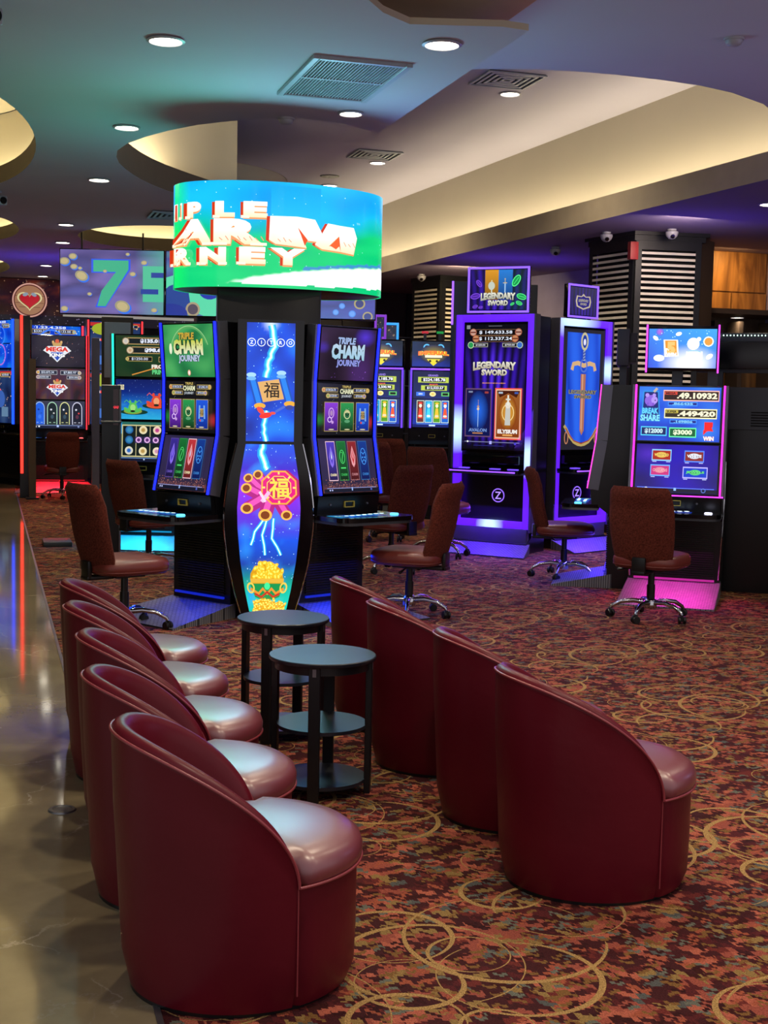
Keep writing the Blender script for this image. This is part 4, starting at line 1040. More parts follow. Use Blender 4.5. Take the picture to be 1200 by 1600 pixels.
def art_legend_main(cv):
    cv.paint(lambda x, y: mixc(curtain(x, y), lin('#07060e'), max(0, (y - .74) * 7) + max(0, (.13 - y) * 9)), 84, 40)
    cv.rect(.02, .965, .08, .995, '#888890'); cv.rect(.38, .985, .6, .99, '#707080')
    for s_, y, x0, x1, c1, c2 in (('$ 149.633.58', .938, .13, .87, '#b86a50', '#c8a090'), ('$ 112.337.24', .887, .18, .82, '#a85a38', '#c88a60')):
        cv.rect(x0, y - .026, x1, y + .024, '#7a5a40'); cv.rect(x0, y - .022, x1, y + .02, '#120808'); cv.text(s_, .5, y - .001, .029, '#e8f0ff', width=.54, bold=.02)
        for x in (x0, x1): cv.ell(x, y, .055, c1); cv.ell(x, y, .044, c2, ry=.044); cv.rect(x - .045, y - .005, x + .045, y + .005, '#6a2a20')
    for s_, x0, x1, c, bx in (('$1250.00', .14, .38, '#2a9a50', .10), ('$750.00', .62, .86, '#3a70c8', .90)):
        cv.rect(x0, .820, x1, .852, '#b0b0a0'); cv.rect(x0 + .01, .824, x1 - .01, .848, '#101018'); cv.text(s_, (x0 + x1) / 2, .836, .014, '#e8e8f0', width=.16, bold=.03); cv.ell(bx, .836, .05, '#d0e0c0'); cv.ell(bx, .836, .042, c)
    cv.text('LEGENDARY', .5, .665, .055, '#b0a48c', col2='#f0ecdc', width=.70, bold=.06, outline='#1a1030', arch=.25, fan=.3); cv.text('SWORD', .5, .618, .05, '#b0a48c', col2='#f0ecdc', width=.42, bold=.06, outline='#1a1030')
    cv.text('SELECCIONE UN JUEGO', .5, .532, .012, '#e09050', width=.38, bold=.03)
    # two game cards
    cv.rect(.04, .10, .47, .49, '#6a4a70'); cv.rect(.055, .11, .455, .48, '#0c1450', '#1a1448'); cv.ell(.255, .31, .17, '#2a70f0', ry=.30, col2='#101c60')
    sword(cv, .255, .34, .30, '#a8c8f0', '#d09a70'); cv.ell(.255, .325, .02, '#f0d0a0'); cv.text('AVALON', .255, .155, .028, '#7090d0', width=.30, bold=.05); cv.rect(.17, .125, .34, .135, '#c08050'); cv.rect(.09, .455, .16, .468, '#8090b0'); cv.rect(.36, .45, .42, .466, '#a04040')
    cv.rect(.53, .085, .965, .495, '#e05040', k=1.3); cv.rect(.545, .095, .95, .485, '#f0c0a0'); cv.rect(.56, .105, .935, .475, '#8a3a10', '#a0602a')
    cv.ell(.747, .30, .15, '#f0b040', ry=.26, col2='#8a3c10'); cv.poly([(.56, .475), (.935, .475), (.88, .42), (.747, .455), (.61, .42)], '#4a1c0c'); cv.ring(.747, .30, .10, .014, '#f8d890', ry=.13)
    cv.poly([(.70, .20), (.79, .20), (.785, .34), (.747, .37), (.71, .34)], '#c8c8c0'); cv.ell(.747, .36, .045, '#e8e0d0', ry=.05); cv.rect(.735, .36, .76, .44, '#f0f0e0'); cv.rect(.71, .40, .785, .412, '#e0e0d0')
    cv.text('ELYSIUM', .747, .15, .034, '#f8f0e8', width=.32, bold=.06, outline='#5a2410'); cv.rect(.67, .115, .83, .127, '#f0b060'); cv.rect(.59, .45, .66, .465, '#b0c0d0'); cv.rect(.85, .45, .91, .465, '#4060b0')
    cv.rect(.0, .055, 1, .06, '#303058'); cv.rect(.05, .06, .95, .064, '#9090c0'); cv.ell(.1, .062, .014, '#ffffff'); cv.rect(.46, .045, .50, .07, '#b0b0ff'); cv.ell(.88, .055, .02, '#4040c0'); cv.rect(.2, .03, .7, .034, '#303088')
def leaf(cv, cx, cy, r, rot, col, e):
    cv.ell(cx, cy, r, e, ry=r * .55, rot=rot); cv.ell(cx, cy, r * .85, col, ry=r * .42, rot=rot); cv.line([(cx - r * .7 * math.cos(rot), cy - r * .9 * math.sin(rot)), (cx + r * .7 * math.cos(rot), cy + r * .9 * math.sin(rot))], .008, e)
def art_legend_top(cv):
    cv.paint(lambda x, y: mixc(curtain(x, y, 5), lin('#08301c'), max(0, 1 - 3.2 * abs(x - .85)) * .6), 50, 14)
    cv.rect(.26, .25, .50, 1, '#7a5410', '#e09a28'); cv.rect(.50, .25, .75, 1, '#123a80', '#2a80d8'); sword(cv, .38, .62, .6, '#d8e0d0', '#e8e0b0'); sword(cv, .62, .66, .6, '#a0c8f0', '#c8b890'); cv.ell(.38, .6, .06, '#c8d0c0', ry=.07)
    cv.text('LEGENDARY', .5, .32, .16, '#a8a898', col2='#f0f0e0', width=.62, bold=.06, outline='#1a2030', arch=.2, fan=.25); cv.text('SWORD', .5, .17, .14, '#a8a898', col2='#f0f0e0', width=.36, bold=.06, outline='#1a2030')
    for x, y, r, a in ((.82, .72, .11, 1.0), (.92, .32, .09, -.3), (.88, .16, .06, -.4), (.76, .14, .04, .5)): leaf(cv, x, y, r, a, '#14a050', '#60ff90')
    for x, y, r, a in ((.16, .66, .07, -.9), (.10, .34, .09, .2), (.10, .08, .05, .3), (.2, .06, .04, .2)): leaf(cv, x, y, r, a, '#4a20a0', '#8a50f0')
def art_banner(cv):
    cv.paint(lambda x, y: lin('#24222e'), 4, 8)
    def W_(x, y):
        f = abs(math.sin((x - .5) * 9 + (y - .6) * 1.2)); g = abs(math.sin((x - .5) * 14 * (1.2 - y)))
        return lerp3(.25 + .5 * f + .25 * g, '#10268a', '#1a48d0', '#2a68f0')
    n = 26
    for i in range(n):
        for j in range(30):
            x0, x1 = .10 + .80 * i / n, .10 + .80 * (i + 1) / n
            def yb(x): return .06 + .10 * (abs(x - .5) / .4) ** 2
            ya0, yb0 = yb(x0) + (.97 - yb(x0)) * j / 30, yb(x0) + (.97 - yb(x0)) * (j + 1) / 30
            ya1, yb1 = yb(x1) + (.97 - yb(x1)) * j / 30, yb(x1) + (.97 - yb(x1)) * (j + 1) / 30
            cv._add([(x0 * cv.w, ya0 * cv.h), (x1 * cv.w, ya1 * cv.h), (x1 * cv.w, yb1 * cv.h), (x0 * cv.w, yb0 * cv.h)], [cv.c(W_(a, b)) for a, b in ((x0, ya0), (x1, ya1), (x1, yb1), (x0, yb0))])
    cv.l += 1
    cv.line([(.08, .20), (.14, .17), (.22, .11), (.32, .065), (.42, .045), (.5, .04), (.58, .045), (.68, .065), (.78, .11), (.86, .17), (.92, .20)], .05, '#b8a060'); cv.line([(.12, .18), (.22, .12), (.32, .075), (.5, .05), (.68, .075), (.78, .12), (.88, .18)], .018, '#a04030')
    for q in (-1, 1): cv.ring(.5 + q * .36, .10, .05, .02, '#c08060', ry=.10)
    cv.poly([(.44, .63), (.56, .63), (.55, .16), (.5, .12), (.45, .16)], '#b0705a'); cv.poly([(.47, .63), (.5, .63), (.5, .14), (.47, .18)], '#d8a080')
    cv.text('LEGENDARY', .5, .48, .035, '#8a8468', width=.68, bold=.05, outline='#181c50'); cv.text('SWORD', .5, .44, .03, '#8a8468', width=.42, bold=.05, outline='#181c50')
    cv.line([(.22, .66), (.25, .71), (.36, .72), (.5, .70), (.64, .72), (.75, .71), (.78, .66)], .07, '#d8b080'); cv.ring(.5, .70, .09, .03, '#5070d0', ry=.11); cv.rect(.475, .74, .525, .87, '#8fa0c8')
    for i in range(5): cv.line([(.47, .75 + i * .025), (.53, .765 + i * .025)], .02, '#4050a0')
    cv.ell(.5, .90, .09, '#c8c098', ry=.14); cv.ell(.5, .90, .055, '#1a3aa0', ry=.10); cv.ell(.5, .895, .03, '#e8e8ff', ry=.05)
def art_legend_top2(cv):
    cv.paint(lambda x, y: mixc(curtain(x, y, 7), lin('#3a3850'), .3 + .5 * y), 40, 12)
    cv.poly([(.25, .70), (.42, .68), (.5, .78), (.58, .68), (.75, .70), (.79, .5), (.75, .30), (.5, .20), (.25, .30), (.21, .5)], '#c8b8a0'); cv.poly([(.29, .66), (.42, .65), (.5, .70), (.58, .65), (.71, .66), (.74, .5), (.71, .34), (.5, .25), (.29, .34), (.26, .5)], '#2a2480')
    cv.text('LEGENDARY', .5, .52, .10, '#a8a090', width=.38, bold=.05, arch=.15); cv.text('SWORD', .5, .40, .09, '#a8a090', width=.24, bold=.05)
def art_win_top(cv):
    cv.paint(lambda x, y: mixc(mixc(lerp3(x * .3 + y * .3, '#3a60e0', '#3a9ae8', '#4ab8e0'), lin('#ffffff'), max(0, 1.25 - 2.6 * ((x - .62) ** 2 + (y - .12) ** 2) ** .5)), lin('#3038c0'), max(0, (abs(x - .5) - .36) * 3) * (1 - y)), 30, 18)
    cv.ell(.16, .92, .06, '#c060d0', col2='#4070e0'); cv.stars(30, '#b0f0ff', 5, .008, (.1, .6, .9, .98))
    for x, y, r, a in ((.10, .76, .045, -.7), (.44, .87, .045, .3), (.16, .25, .08, 0), (.90, .30, .055, .6)): cv.ell(x, y, r, '#ffffff', ry=r * .6, rot=a, k=1.4)
    cv.ell(.88, .68, .075, '#ffffff', k=1.3); cv.ell(.88, .68, .06, '#e09a40')
    cv.poly([(.22, .72), (.43, .72), (.45, .30), (.24, .28)], '#ffffff', k=1.3); cv.poly([(.24, .70), (.41, .70), (.42, .5), (.25, .5)], '#e0902a'); cv.poly([(.32, .5), (.42, .5), (.43, .32), (.26, .32)], '#e8a040'); cv.text('5', .335, .5, .34, '#f0c070', bold=.08); cv.text('WIN', .34, .34, .10, '#ffffff', k=1.3, width=.15, bold=.06, outline='#c09060')
    cv.ell(.66, .62, .09, '#ffffff', k=1.4); cv.ell(.74, .74, .03, '#ffffff', k=1.4); cv.rect(.56, .24, .80, .42, '#ffffff', k=1.3); cv.line([(.58, .42), (.68, .46), (.78, .40)], .012, '#a0d8f0')
def num_box(cv, x0, y0, x1, y1, s_, edge, fill, cap=None, capc='#c04030', tc='#f8f0d0'):
    cv.rect(x0, y0, x1, y1, edge, k=1.2); cv.rect(x0 + .01, y0 + .02, x1 - .01, y1 - .02, fill); 
    if cap: cv.rect(x0 + .015, y1 - .085, x0 + .17, y1 - .03, capc); cv.text(cap, x0 + .09, y1 - .058, .04, '#101010', width=.12, bold=.04)
    cv.text(s_, (x0 + x1) / 2 + (.07 if cap else 0), (y0 + y1) / 2, (y1 - y0) * .58, tc, width=(x1 - x0) * (.72 if cap else .7), bold=.05)
def art_win_main(cv):
    cv.paint(lambda x, y: lerp3(.5 + .5 * nz(x, y, 3, 6) + .3 * (y - .5), '#1a1aa0', '#1a50d8', '#3a90f0'), 20, 16)
    cv.poly([(.03, .36), (.27, .36), (.24, .92), (.05, .92)], '#2a90e0'); cv.poly([(.045, .38), (.255, .38), (.228, .90), (.062, .90)], '#101c70')
    cv.ell(.145, .74, .075, '#8a60d8', ry=.07); cv.ell(.19, .75, .04, '#b090f0', ry=.045); cv.ell(.10, .84, .025, '#b090f0'); cv.ell(.185, .84, .022, '#b090f0'); cv.rect(.10, .64, .12, .70, '#7a50c8'); cv.rect(.165, .64, .185, .70, '#7a50c8'); cv.ell(.20, .745, .008, '#101030'); cv.line([(.18, .90), (.22, .97)], .03, '#c0b0a0')
    cv.text('BREAK', .145, .55, .11, '#60d0ff', width=.20, bold=.05, outline='#1028a0'); cv.text('&', .155, .485, .05, '#60d0ff'); cv.text('SHARE', .145, .42, .12, '#80e0ff', width=.24, bold=.05, outline='#1028a0')
    num_box(cv, .30, .74, 1.0 - .02, .94, '.49.10932', '#f0b0a0', '#2a1410', 'MEGA', '#d04030'); num_box(cv, .36, .65, .72, .73, '.866435', '#3a80e0', '#101c80', tc='#80c8ff')
    num_box(cv, .32, .42, .96, .60, '.449420', '#f8f0b0', '#2c2410', 'SUPER', '#c0b040'); num_box(cv, .39, .32, .72, .40, '.149806', '#3a80e0', '#101c80', tc='#80c8ff')
    num_box(cv, .04, .09, .36, .26, '$12000', '#4ac0f0', '#0c2060', tc='#c8e8f0'); num_box(cv, .39, .07, .72, .25, '$3000', '#60f0a0', '#0c6030', tc='#e8f8d0')
    cv.text('5', .865, .23, .26, '#e01818', bold=.10, k=1.3, width=.12); cv.text('WIN', .87, .06, .08, '#fff0f0', width=.13, bold=.06, outline='#c02020')
def art_win_low(cv):
    cv.paint(lambda x, y: mixc(lerp3(.5 + .35 * nz(x, y, 2, 3) + .4 * abs(x - .5), '#1414d0', '#2a14a8', '#1a1038'), lin('#5a30d0'), max(0, .7 - 3 * ((x - .15) ** 2 + (y - .8) ** 2) ** .5)), 20, 18)
    for (x, y, bg, s1, c1, e, b_) in ((.20, .68, '#a02818', 'WILD GOLD', '#f8d060', '#80c0f0', .11), (.60, .67, '#802a28', 'WHITE', '#f0f4ff', '#5080f0', .11), (.19, .36, '#c03078', 'CHARMING', '#ffa0b0', '#60a0f0', .11), (.59, .33, '#1038c0', 'JEWELS', '#60e080', '#b0a8ff', .14)):
        w_ = b_ * 1.0; cv.rect(x - .01, y - .025, x + w_ * 2 + .01, y + .215, e, k=1.2); cv.rect(x, y, x + w_ * 2, y + .19, bg, k=1.1); cv.ell(x + w_, y + .10, .07, c1, ry=.035, k=.8); cv.text(s1, x + w_, y + .10, .06, c1, width=w_ * 1.6, bold=.05, outline='#301040'); cv.rect(x, y - .05, x + .05, y - .035, '#c0c8ff'); cv.rect(x + w_ * 2 - .05, y - .05, x + w_ * 2, y - .035, '#c0c8ff')
    cv.rect(0, 0, 1, .08, '#0c0c28'); cv.rect(.03, .085, .97, .10, '#6080ff'); cv.ell(.10, .06, .016, '#a0b0ff'); cv.ell(.14, .07, .02, '#d0d8ff'); cv.rect(.48, .04, .51, .10, '#90b8ff'); cv.ring(.84, .06, .028, .008, '#6080e0')
def coin(cv, x, y, r, ry, rot, c1, c2):
    cv.ell(x, y, r, c1, ry=ry, rot=rot); cv.ell(x, y, r * .72, c2, ry=ry * .72, rot=rot)
def art_tv(cv, k):
    base = [('#4a50a8', '#2c2a70', '#7a68b8', '#5a60c0'), ('#48b890', '#3a70b0', '#2a3a90', '#58c8a0'), ('#3038a0', '#4048b0', '#282c80', '#5058c8')][k]
    def f(x, y):
        c = lerp3(.5 + .55 * nz(x * 1.2, y * 2.2, 2.2, 11 + k) + .1 * math.sin(14 * (y - .25 * x)), *base)
        if k == 0 and x > .72: c = mixc(c, lin('#48b8a0'), (x - .72) * 3.0)
        return mixc(c, lin('#8a80a8'), .25)
    cv.paint(f, 44, 26)
    if k == 0:
        for off, c in ((.02, '#3a60f0'), (0, '#48b890')):
            o = off
            cv.poly([(.32 - o, .84 + o), (.66 + o, .84 + o), (.66 + o, .70), (.44, .12 - o), (.36 - o, .12 - o), (.40, .36), (.54, .66 - o), (.32 - o, .66 - o)], c)
        cv.rect(.80, .20, 1, .76, '#58c8a0'); cv.rect(.88, .58, 1, .66, '#3048a0'); cv.rect(.78, .32, .95, .40, '#3048a0')
        for x, y, r, q in ((.05, .80, .05, 0), (.13, .88, .04, 0), (.14, .72, .035, 0), (.22, .57, .065, -.4), (.29, .30, .022, 0), (.05, .06, .035, 0), (.62, .10, .075, -.3), (.71, .62, .03, 0), (.82, .80, .03, 0), (.44, .66, .02, 0), (.92, .06, .03, 0), (.20, .70, .02, 0), (.66, .93, .02, 0)):
            coin(cv, x, y, r, r * .8, q, '#3a78f0', '#4a80e8'); coin(cv, x - r * .2, y + r * .3, r, r * .72, q, '#a8a080', '#c8b888')
    elif k == 1:
        cv.ell(.10, .30, .22, '#60e0b0', ry=.2); cv.ell(.10, .26, .14, '#2c4a98', ry=.14); cv.ell(.42, .34, .20, '#60e0b0', ry=.22); cv.ell(.42, .42, .11, '#2a3ab0', ry=.1)
        coin(cv, .26, .10, .07, .07, 0, '#b0a080', '#5a5060'); cv.ell(.05, .02, .16, '#2a3a98', ry=.10)
    else:
        for x, y, r, q in ((.62, .50, .06, 0), (.68, .20, .03, 0), (.85, .24, .055, 0), (.80, .42, .04, 0), (.78, .08, .035, 0), (.62, .10, .03, 0), (.93, .04, .05, 0)):
            coin(cv, x, y, r, r * .95, q, '#5a90f0' if r < .045 else '#b8a870', '#78a8f8' if r < .045 else '#4a4a80')
def art_ring(cv):
    def f(x, y):
        top = lerp3(.5 + .4 * nz(x * 3, y * 3, 1.4, 21), '#0a78d0', '#0aa8e8', '#20c8e0'); gr = lerp3(.5 + .6 * nz(x * 2.2, y * 5, 1.6, 33), '#00a878', '#08c070', '#20d078')
        edge = .60 - .18 * x + .55 * max(0, x - .55) + .10 * nz(x * 4, y * 2, 1.5, 3)
        t = (y - edge) / .22 + .35
        c = mixc(gr, top, t)
        if x < .04: c = mixc(c, lin('#10e060'), (.04 - x) * 20)
        # pale swoosh along the bottom right
        lo = .005 + .02 * nz(x * 4, 0, 3, 7); hi = .02 + .30 * max(0, (x - .15)) ** .62 * (x < .97 or 1) + .015 * nz(x * 9, 1, 3, 8)
        if x > .16 and lo + max(0, (x - .62)) * .10 + .03 < y < hi: c = mixc(c, (1.6, 1.6, 1.6), min(1, (hi - y) * 30) * min(1, (x - .16) * 8))
        elif x > .5 and y >= hi and y < hi + .03: c = mixc(c, lin('#4a3ae0'), .6)
        return c
    cv.paint(f, 150, 76)
    cv.rect(.355, .60, .585, .965, '#18b8ea', '#08a0e0', k=.95)
    cv.stars(70, '#c0f8ff', 12, .0022)
    def T(s_, cx, cy, h_, w_, k=1.0):
        cv.text(s_, cx - .009, cy - .004, h_, '#c03010', width=w_, bold=.09, res=4)
        cv.text(s_, cx + .001, cy - .012, h_, '#e8925a', width=w_, bold=.08, res=4)
        cv.text(s_, cx + .003, cy + .004, h_, '#ffd8b0', col2='#ffffff', width=w_, bold=.07, k=k, res=4)
        w2 = w_ * .5
        if s_ in 'IPLERNMA':      # slab feet
            for q in ((-1,) if s_ in 'PLE' else (-1, 1)): cv.rect(cx + q * w2 * .80 - w_ * .17, cy - h_ * .5 - .004, cx + q * w2 * .80 + w_ * .17, cy - h_ * .5 + .022, '#ffe8d0')
    parts = [[(.348, .45), (.352, .673), (.471, .679), (.471, .583), (.514, .39), (.376, .413)], [(.471, .679), (.552, .663), (.586, .538), (.595, .452), (.519, .46), (.471, .583)],
             [(.586, .538), (.614, .64), (.676, .629), (.671, .529), (.619, .423), (.586, .39), (.552, .43)], [(.676, .629), (.748, .625), (.767, .529), (.75, .365), (.681, .379), (.671, .529)], [(.586, .39), (.619, .423), (.671, .44), (.681, .379)]]
    def M_():
        for dx, dy, c in ((-.014, -.004, '#c03010'), (0, -.014, '#e8925a')):
            for q in parts: cv.poly([(x + dx, y + dy) for x, y in q], c); cv.l -= 1
            cv.l += 1
        for q in parts: cv.poly(q, None, cols=[mixc(cv.c('#ffd8b0'), cv.c('#ffffff'), (y - .38) / .2) for x, y in q]); cv.l -= 1
        cv.l += 1
        cv.poly([(.475, .575), (.519, .465), (.505, .41)], '#d84818'); cv.poly([(.671, .525), (.625, .43), (.655, .40), (.676, .44)], '#e05a24')
    T('I', .004, .725, .15, .016); T('P', .052, .725, .15, .046); T('L', .165, .725, .15, .076); T('E', .288, .725, .15, .10)
    T('A', .057, .515, .24, .125); T('R', .225, .515, .24, .20); M_()
    for x0, x1 in ((.30, .40), (.70, .80)):
        pass
    for i in range(26):
        x = .15 + i * .0235
        if .335 < x < .37 or .44 < x < .67: continue
        cv.line([(x, .46 + .015 * (i % 2)), (x + .012, .435)], .0035, '#d89070')
    cv.text('TM', .765, .665, .02, '#a0e0f0', bold=.0)
    T('R', .028, .285, .16, .048); T('N', .130, .285, .16, .095); T('E', .280, .29, .16, .105); T('Y', .425, .29, .16, .15)
def bolt(cv, pts, t, seed=1, k=1.4):
    rn = random.Random(seed); q = []
    for (a, b) in zip(pts, pts[1:]):
        for i in range(4):
            u = i / 4; q.append((a[0] + (b[0] - a[0]) * u + (rn.random() - .5) * t * .8, a[1] + (b[1] - a[1]) * u))
    q.append(pts[-1]); cv.line(q, t * 3.2, '#1a9ae8', k=1.0); cv.line(q, t * 1.7, '#5ad8ff', k=1.2); cv.line(q, t * .7, '#e8ffff', k=k)
def art_zitro_up(cv):
    cv.paint(lambda x, y: mixc(lerp3(.5 + .6 * nz(x, y * 2.2, 2, 2) - .2 * abs(x - .5), '#0a1c80', '#0c48d0', '#1a90f0'), lin('#e8f8ff'), max(0, .8 - 4 * ((x - .5) ** 2 + ((y - 1) * 2.4) ** 2) ** .5)), 18, 40)
    cv.stars(60, '#a0e0ff', 3, .008); bolt(cv, [(.52, .98), (.58, .80), (.46, .68), (.40, .54)], .05, 3); bolt(cv, [(.42, .26), (.36, .14), (.42, .0)], .04, 5)
    for i, ch in enumerate('ZITRO'):
        x = .10 + i * .20; cv.ring(x, .835, .085, .014, '#f0f8ff'); cv.text(ch, x, .835, .03, '#f0f8ff', bold=.02)
    # scroll
    cv.poly([(.22, .50), (.70, .53), (.78, .36), (.34, .33)], '#d0a060'); cv.text('福', .52, .435, .13, '#1a1008', bold=.01)
    for q, (xa, ya, xb, yb) in enumerate(((.10, .56, .28, .30), (.72, .58, .90, .32))):
        for d, c in ((.17, '#0c48a8'), (.10, '#1a78e0')): cv.line([(xa, ya), (xb, yb)], d, c)
        cv.ell(xa, ya, .10, '#9ac8f0', ry=.05); cv.ell(xa, ya - .03, .10, '#6aa8e8', ry=.04); cv.ell(xb, yb, .12, '#e0a030', ry=.06); cv.ell(xb, yb - .03, .09, '#2a3a90', ry=.05)
    cv.ell(.40, .22, .13, '#e02a20', ry=.06, rot=.2); cv.ell(.30, .26, .10, '#f04030', ry=.05, rot=-.8); cv.ell(.55, .24, .06, '#e04838', ry=.03); cv.line([(.6, .25), (.8, .30)], .05, '#4060c0')
def art_zitro_low(cv):
    def f(x, y):
        c = lerp3(y, '#06b060', '#08a070', '#1a40a0', '#1a50d8', '#6030d0', '#8a2ae0', '#3a28c0', '#1a50d8')
        c = mixc(c, lin('#10c8c0'), max(0, .8 - 5 * abs(y - .05))); return mixc(c, lin('#2a90f0'), max(0, nz(x * 2, y * 5, 2, 4)))
    cv.paint(f, 18, 56)
    cv.stars(110, '#a8d8ff', 8, .008); bolt(cv, [(.34, 1.0), (.36, .92), (.46, .85)], .05, 2)
    for pts in ([(.44, .56), (.28, .48), (.20, .40)], [(.48, .56), (.40, .46), (.44, .34)], [(.58, .56), (.56, .44), (.72, .34)]): bolt(cv, pts, .018, 4)
    # bound firecrackers behind an octagon charm
    for (xa, ya, xb, yb, r) in ((.30, .82, .50, .72, .085), (.14, .80, .45, .70, .08), (.12, .74, .45, .68, .09), (.15, .62, .50, .70, .10), (.44, .58, .55, .72, .11), (.78, .58, .55, .72, .09)):
        cv.line([(xb, yb), (xa, ya)], r * 2, '#a8207a'); cv.line([(xb, yb + .01), (xa, ya + .01)], r * .9, '#e050b0'); cv.ell(xa, ya, r, '#e8b050', ry=r * .9); cv.ell(xa, ya, r * .65, '#7a3a18', ry=r * .6)
    oc = lambda s_, dx=0: [(.66 + dx + s_ * math.cos(PI / 8 + i * PI / 4), .745 + s_ * .34 * math.sin(PI / 8 + i * PI / 4)) for i in range(8)]
    cv.poly(oc(.33, .04), '#b01860'); cv.poly(oc(.32), '#f0a040'); cv.poly(oc(.29), '#d81878'); cv.poly(oc(.22), '#f8c860'); cv.poly(oc(.205), '#c02058')
    for i in range(8):
        a = i * PI / 4; cv.line([(.66 + .23 * math.cos(a), .745 + .078 * math.sin(a)), (.66 + .28 * math.cos(a), .745 + .095 * math.sin(a))], .03, '#f8d070')
    cv.text('福', .66, .745, .12, '#f8d050', bold=.02)
    cv.line([(.38, .66), (.50, .72)], .06, '#f0b0d8'); cv.line([(.34, .72), (.44, .66)], .04, '#f8c8e8')
    # pot of gold
    cv.ell(.47, .20, .33, '#c89018', ry=.26)
    rn = random.Random(4)
    for _ in range(90):
        x = .47 + rn.gauss(0, .16); y = .215 + abs(rn.gauss(0, .04)); 
        if abs(x - .47) < .30: cv.ell(x, min(y, .30 - .25 * (x - .47) ** 2), .05, '#e8b420', ry=.03, rot=rn.random() * 3); cv.ell(x, min(y, .30 - .25 * (x - .47) ** 2), .03, '#f8e060', ry=.017, rot=rn.random() * 3); 
    cv.rect(.14, .185, .80, .21, '#d8a838'); cv.poly([(.12, .18), (.82, .18), (.74, .10), (.60, .085), (.34, .085), (.20, .10)], '#0c8a48'); cv.ell(.47, .165, .06, '#40e090', ry=.06); cv.line([(.12, .15), (.28, .12), (.38, .15), (.47, .12), (.56, .15), (.66, .12), (.82, .15)], .05, '#d88a30'); cv.line([(.2, .12), (.34, .10), (.47, .13), (.60, .10), (.74, .12)], .04, '#b83020')
    for q in (-1, 1): cv.ring(.47 + q * .34, .155, .08, .03, '#e0c050', ry=.09)
    for _ in range(150):
        x = .47 + rn.gauss(0, .2); y = .015 + .075 * rn.random() * (1 - min(1, abs(x - .47) * 1.2))
        if .06 < x < .92: cv.ell(x, y + .01, .045, '#d89a18', ry=.026, rot=rn.random() * 3, n=10); cv.ell(x, y + .014, .026, '#f8e468', ry=.015, n=8)
def art_blue_play(cv):
    cv.paint(lambda x, y: lerp3(.5 + .7 * nz(x, y, 4, 3), '#0a20a0', '#0a48e0', '#20a0e8'), 14, 20); cv.rect(.0, .50, 1, .52, '#0a0a18'); money(cv, '$330.00', .15, .84, .48, .93, '#40c0e0', '#0a1440'); money(cv, '$133.00', .56, .84, .89, .93, '#40c0e0', '#0a1440', side=1); cv.text('1.23.4.358', .5, .965, .05, '#e0f0ff', width=.5)
    cv.ring(.5, .68, .22, .03, '#4080ff'); cv.ring(.5, .28, .25, .03, '#c070e0'); cv.stars(40, '#c0e0ff', 3, .01)
def art_red_play(cv):
    cv.paint(lambda x, y: lerp3(.5 + .7 * nz(x, y, 4, 6), '#101838', '#1a3060', '#304870'), 12, 20); cv.rect(0, .9, 1, .97, '#c03030'); cv.ell(.25, .84, .22, '#a0b030', ry=.12); money(cv, '$330.00', .5, .86, .95, .94, '#c03030', '#0a1440')
    cv.text('MEGA', .3, .62, .05, '#e03030', width=.5, outline='#ffffff'); cv.ell(.5, .45, .2, '#3a60b0'); cv.stars(30, '#f0c0a0', 3, .012); cv.rect(.1, .12, .4, .3, '#4070c0'); cv.rect(.55, .12, .85, .3, '#6080a0')
# ---------------------------------------------------------------- gaming machines (front = local -Y)
_GL = {}
def led_mat(col, k=3.0):
    key = 'led_%s_%d' % (col.strip('#'), int(k * 10))
    if key not in MATS: glow(key, col, k)
    return key
def seg_screens(t, prof, w_, arts, inset=.012, frame=.022):
    """one tilted display per segment of prof (top to bottom): bezel part + lit picture as its sub-part"""
    for (pa, pb), art in zip(zip(prof, prof[1:]), arts):
        a = Vector((0, pa[0], pa[1])); b = Vector((0, pb[0], pb[1])); v = (a - b).normalized(); H = (a - b).length; n = Vector((1, 0, 0)).cross(v)
        mb = MB()
        mb.box(-w_ / 2, -.02, 0.003, w_ / 2, .03, H - .003, bevel=.004, seg=1)
        rot = Matrix((Vector((1, 0, 0)), -n, v)).transposed().to_4x4(); rot.translation = b
        bmesh.ops.transform(mb.bm, matrix=rot, verts=mb.bm.verts[:])
        bz = mb.build('display_bezel', 'black_gloss', t, smooth=30)
        if art is None: continue
        fn_art, gain = art if isinstance(art, tuple) else (art, 1.0)
        cw, ch = w_ - 2 * frame, H - .006 - 2 * inset
        cv = Canvas(cw, ch, gain); fn_art(cv)
        p0 = Vector((-cw / 2, 0, 0)) + b + v * (.003 + inset) + n * .021
        cv.build('screen', bz, flat(cv, p0, (1, 0, 0), v))
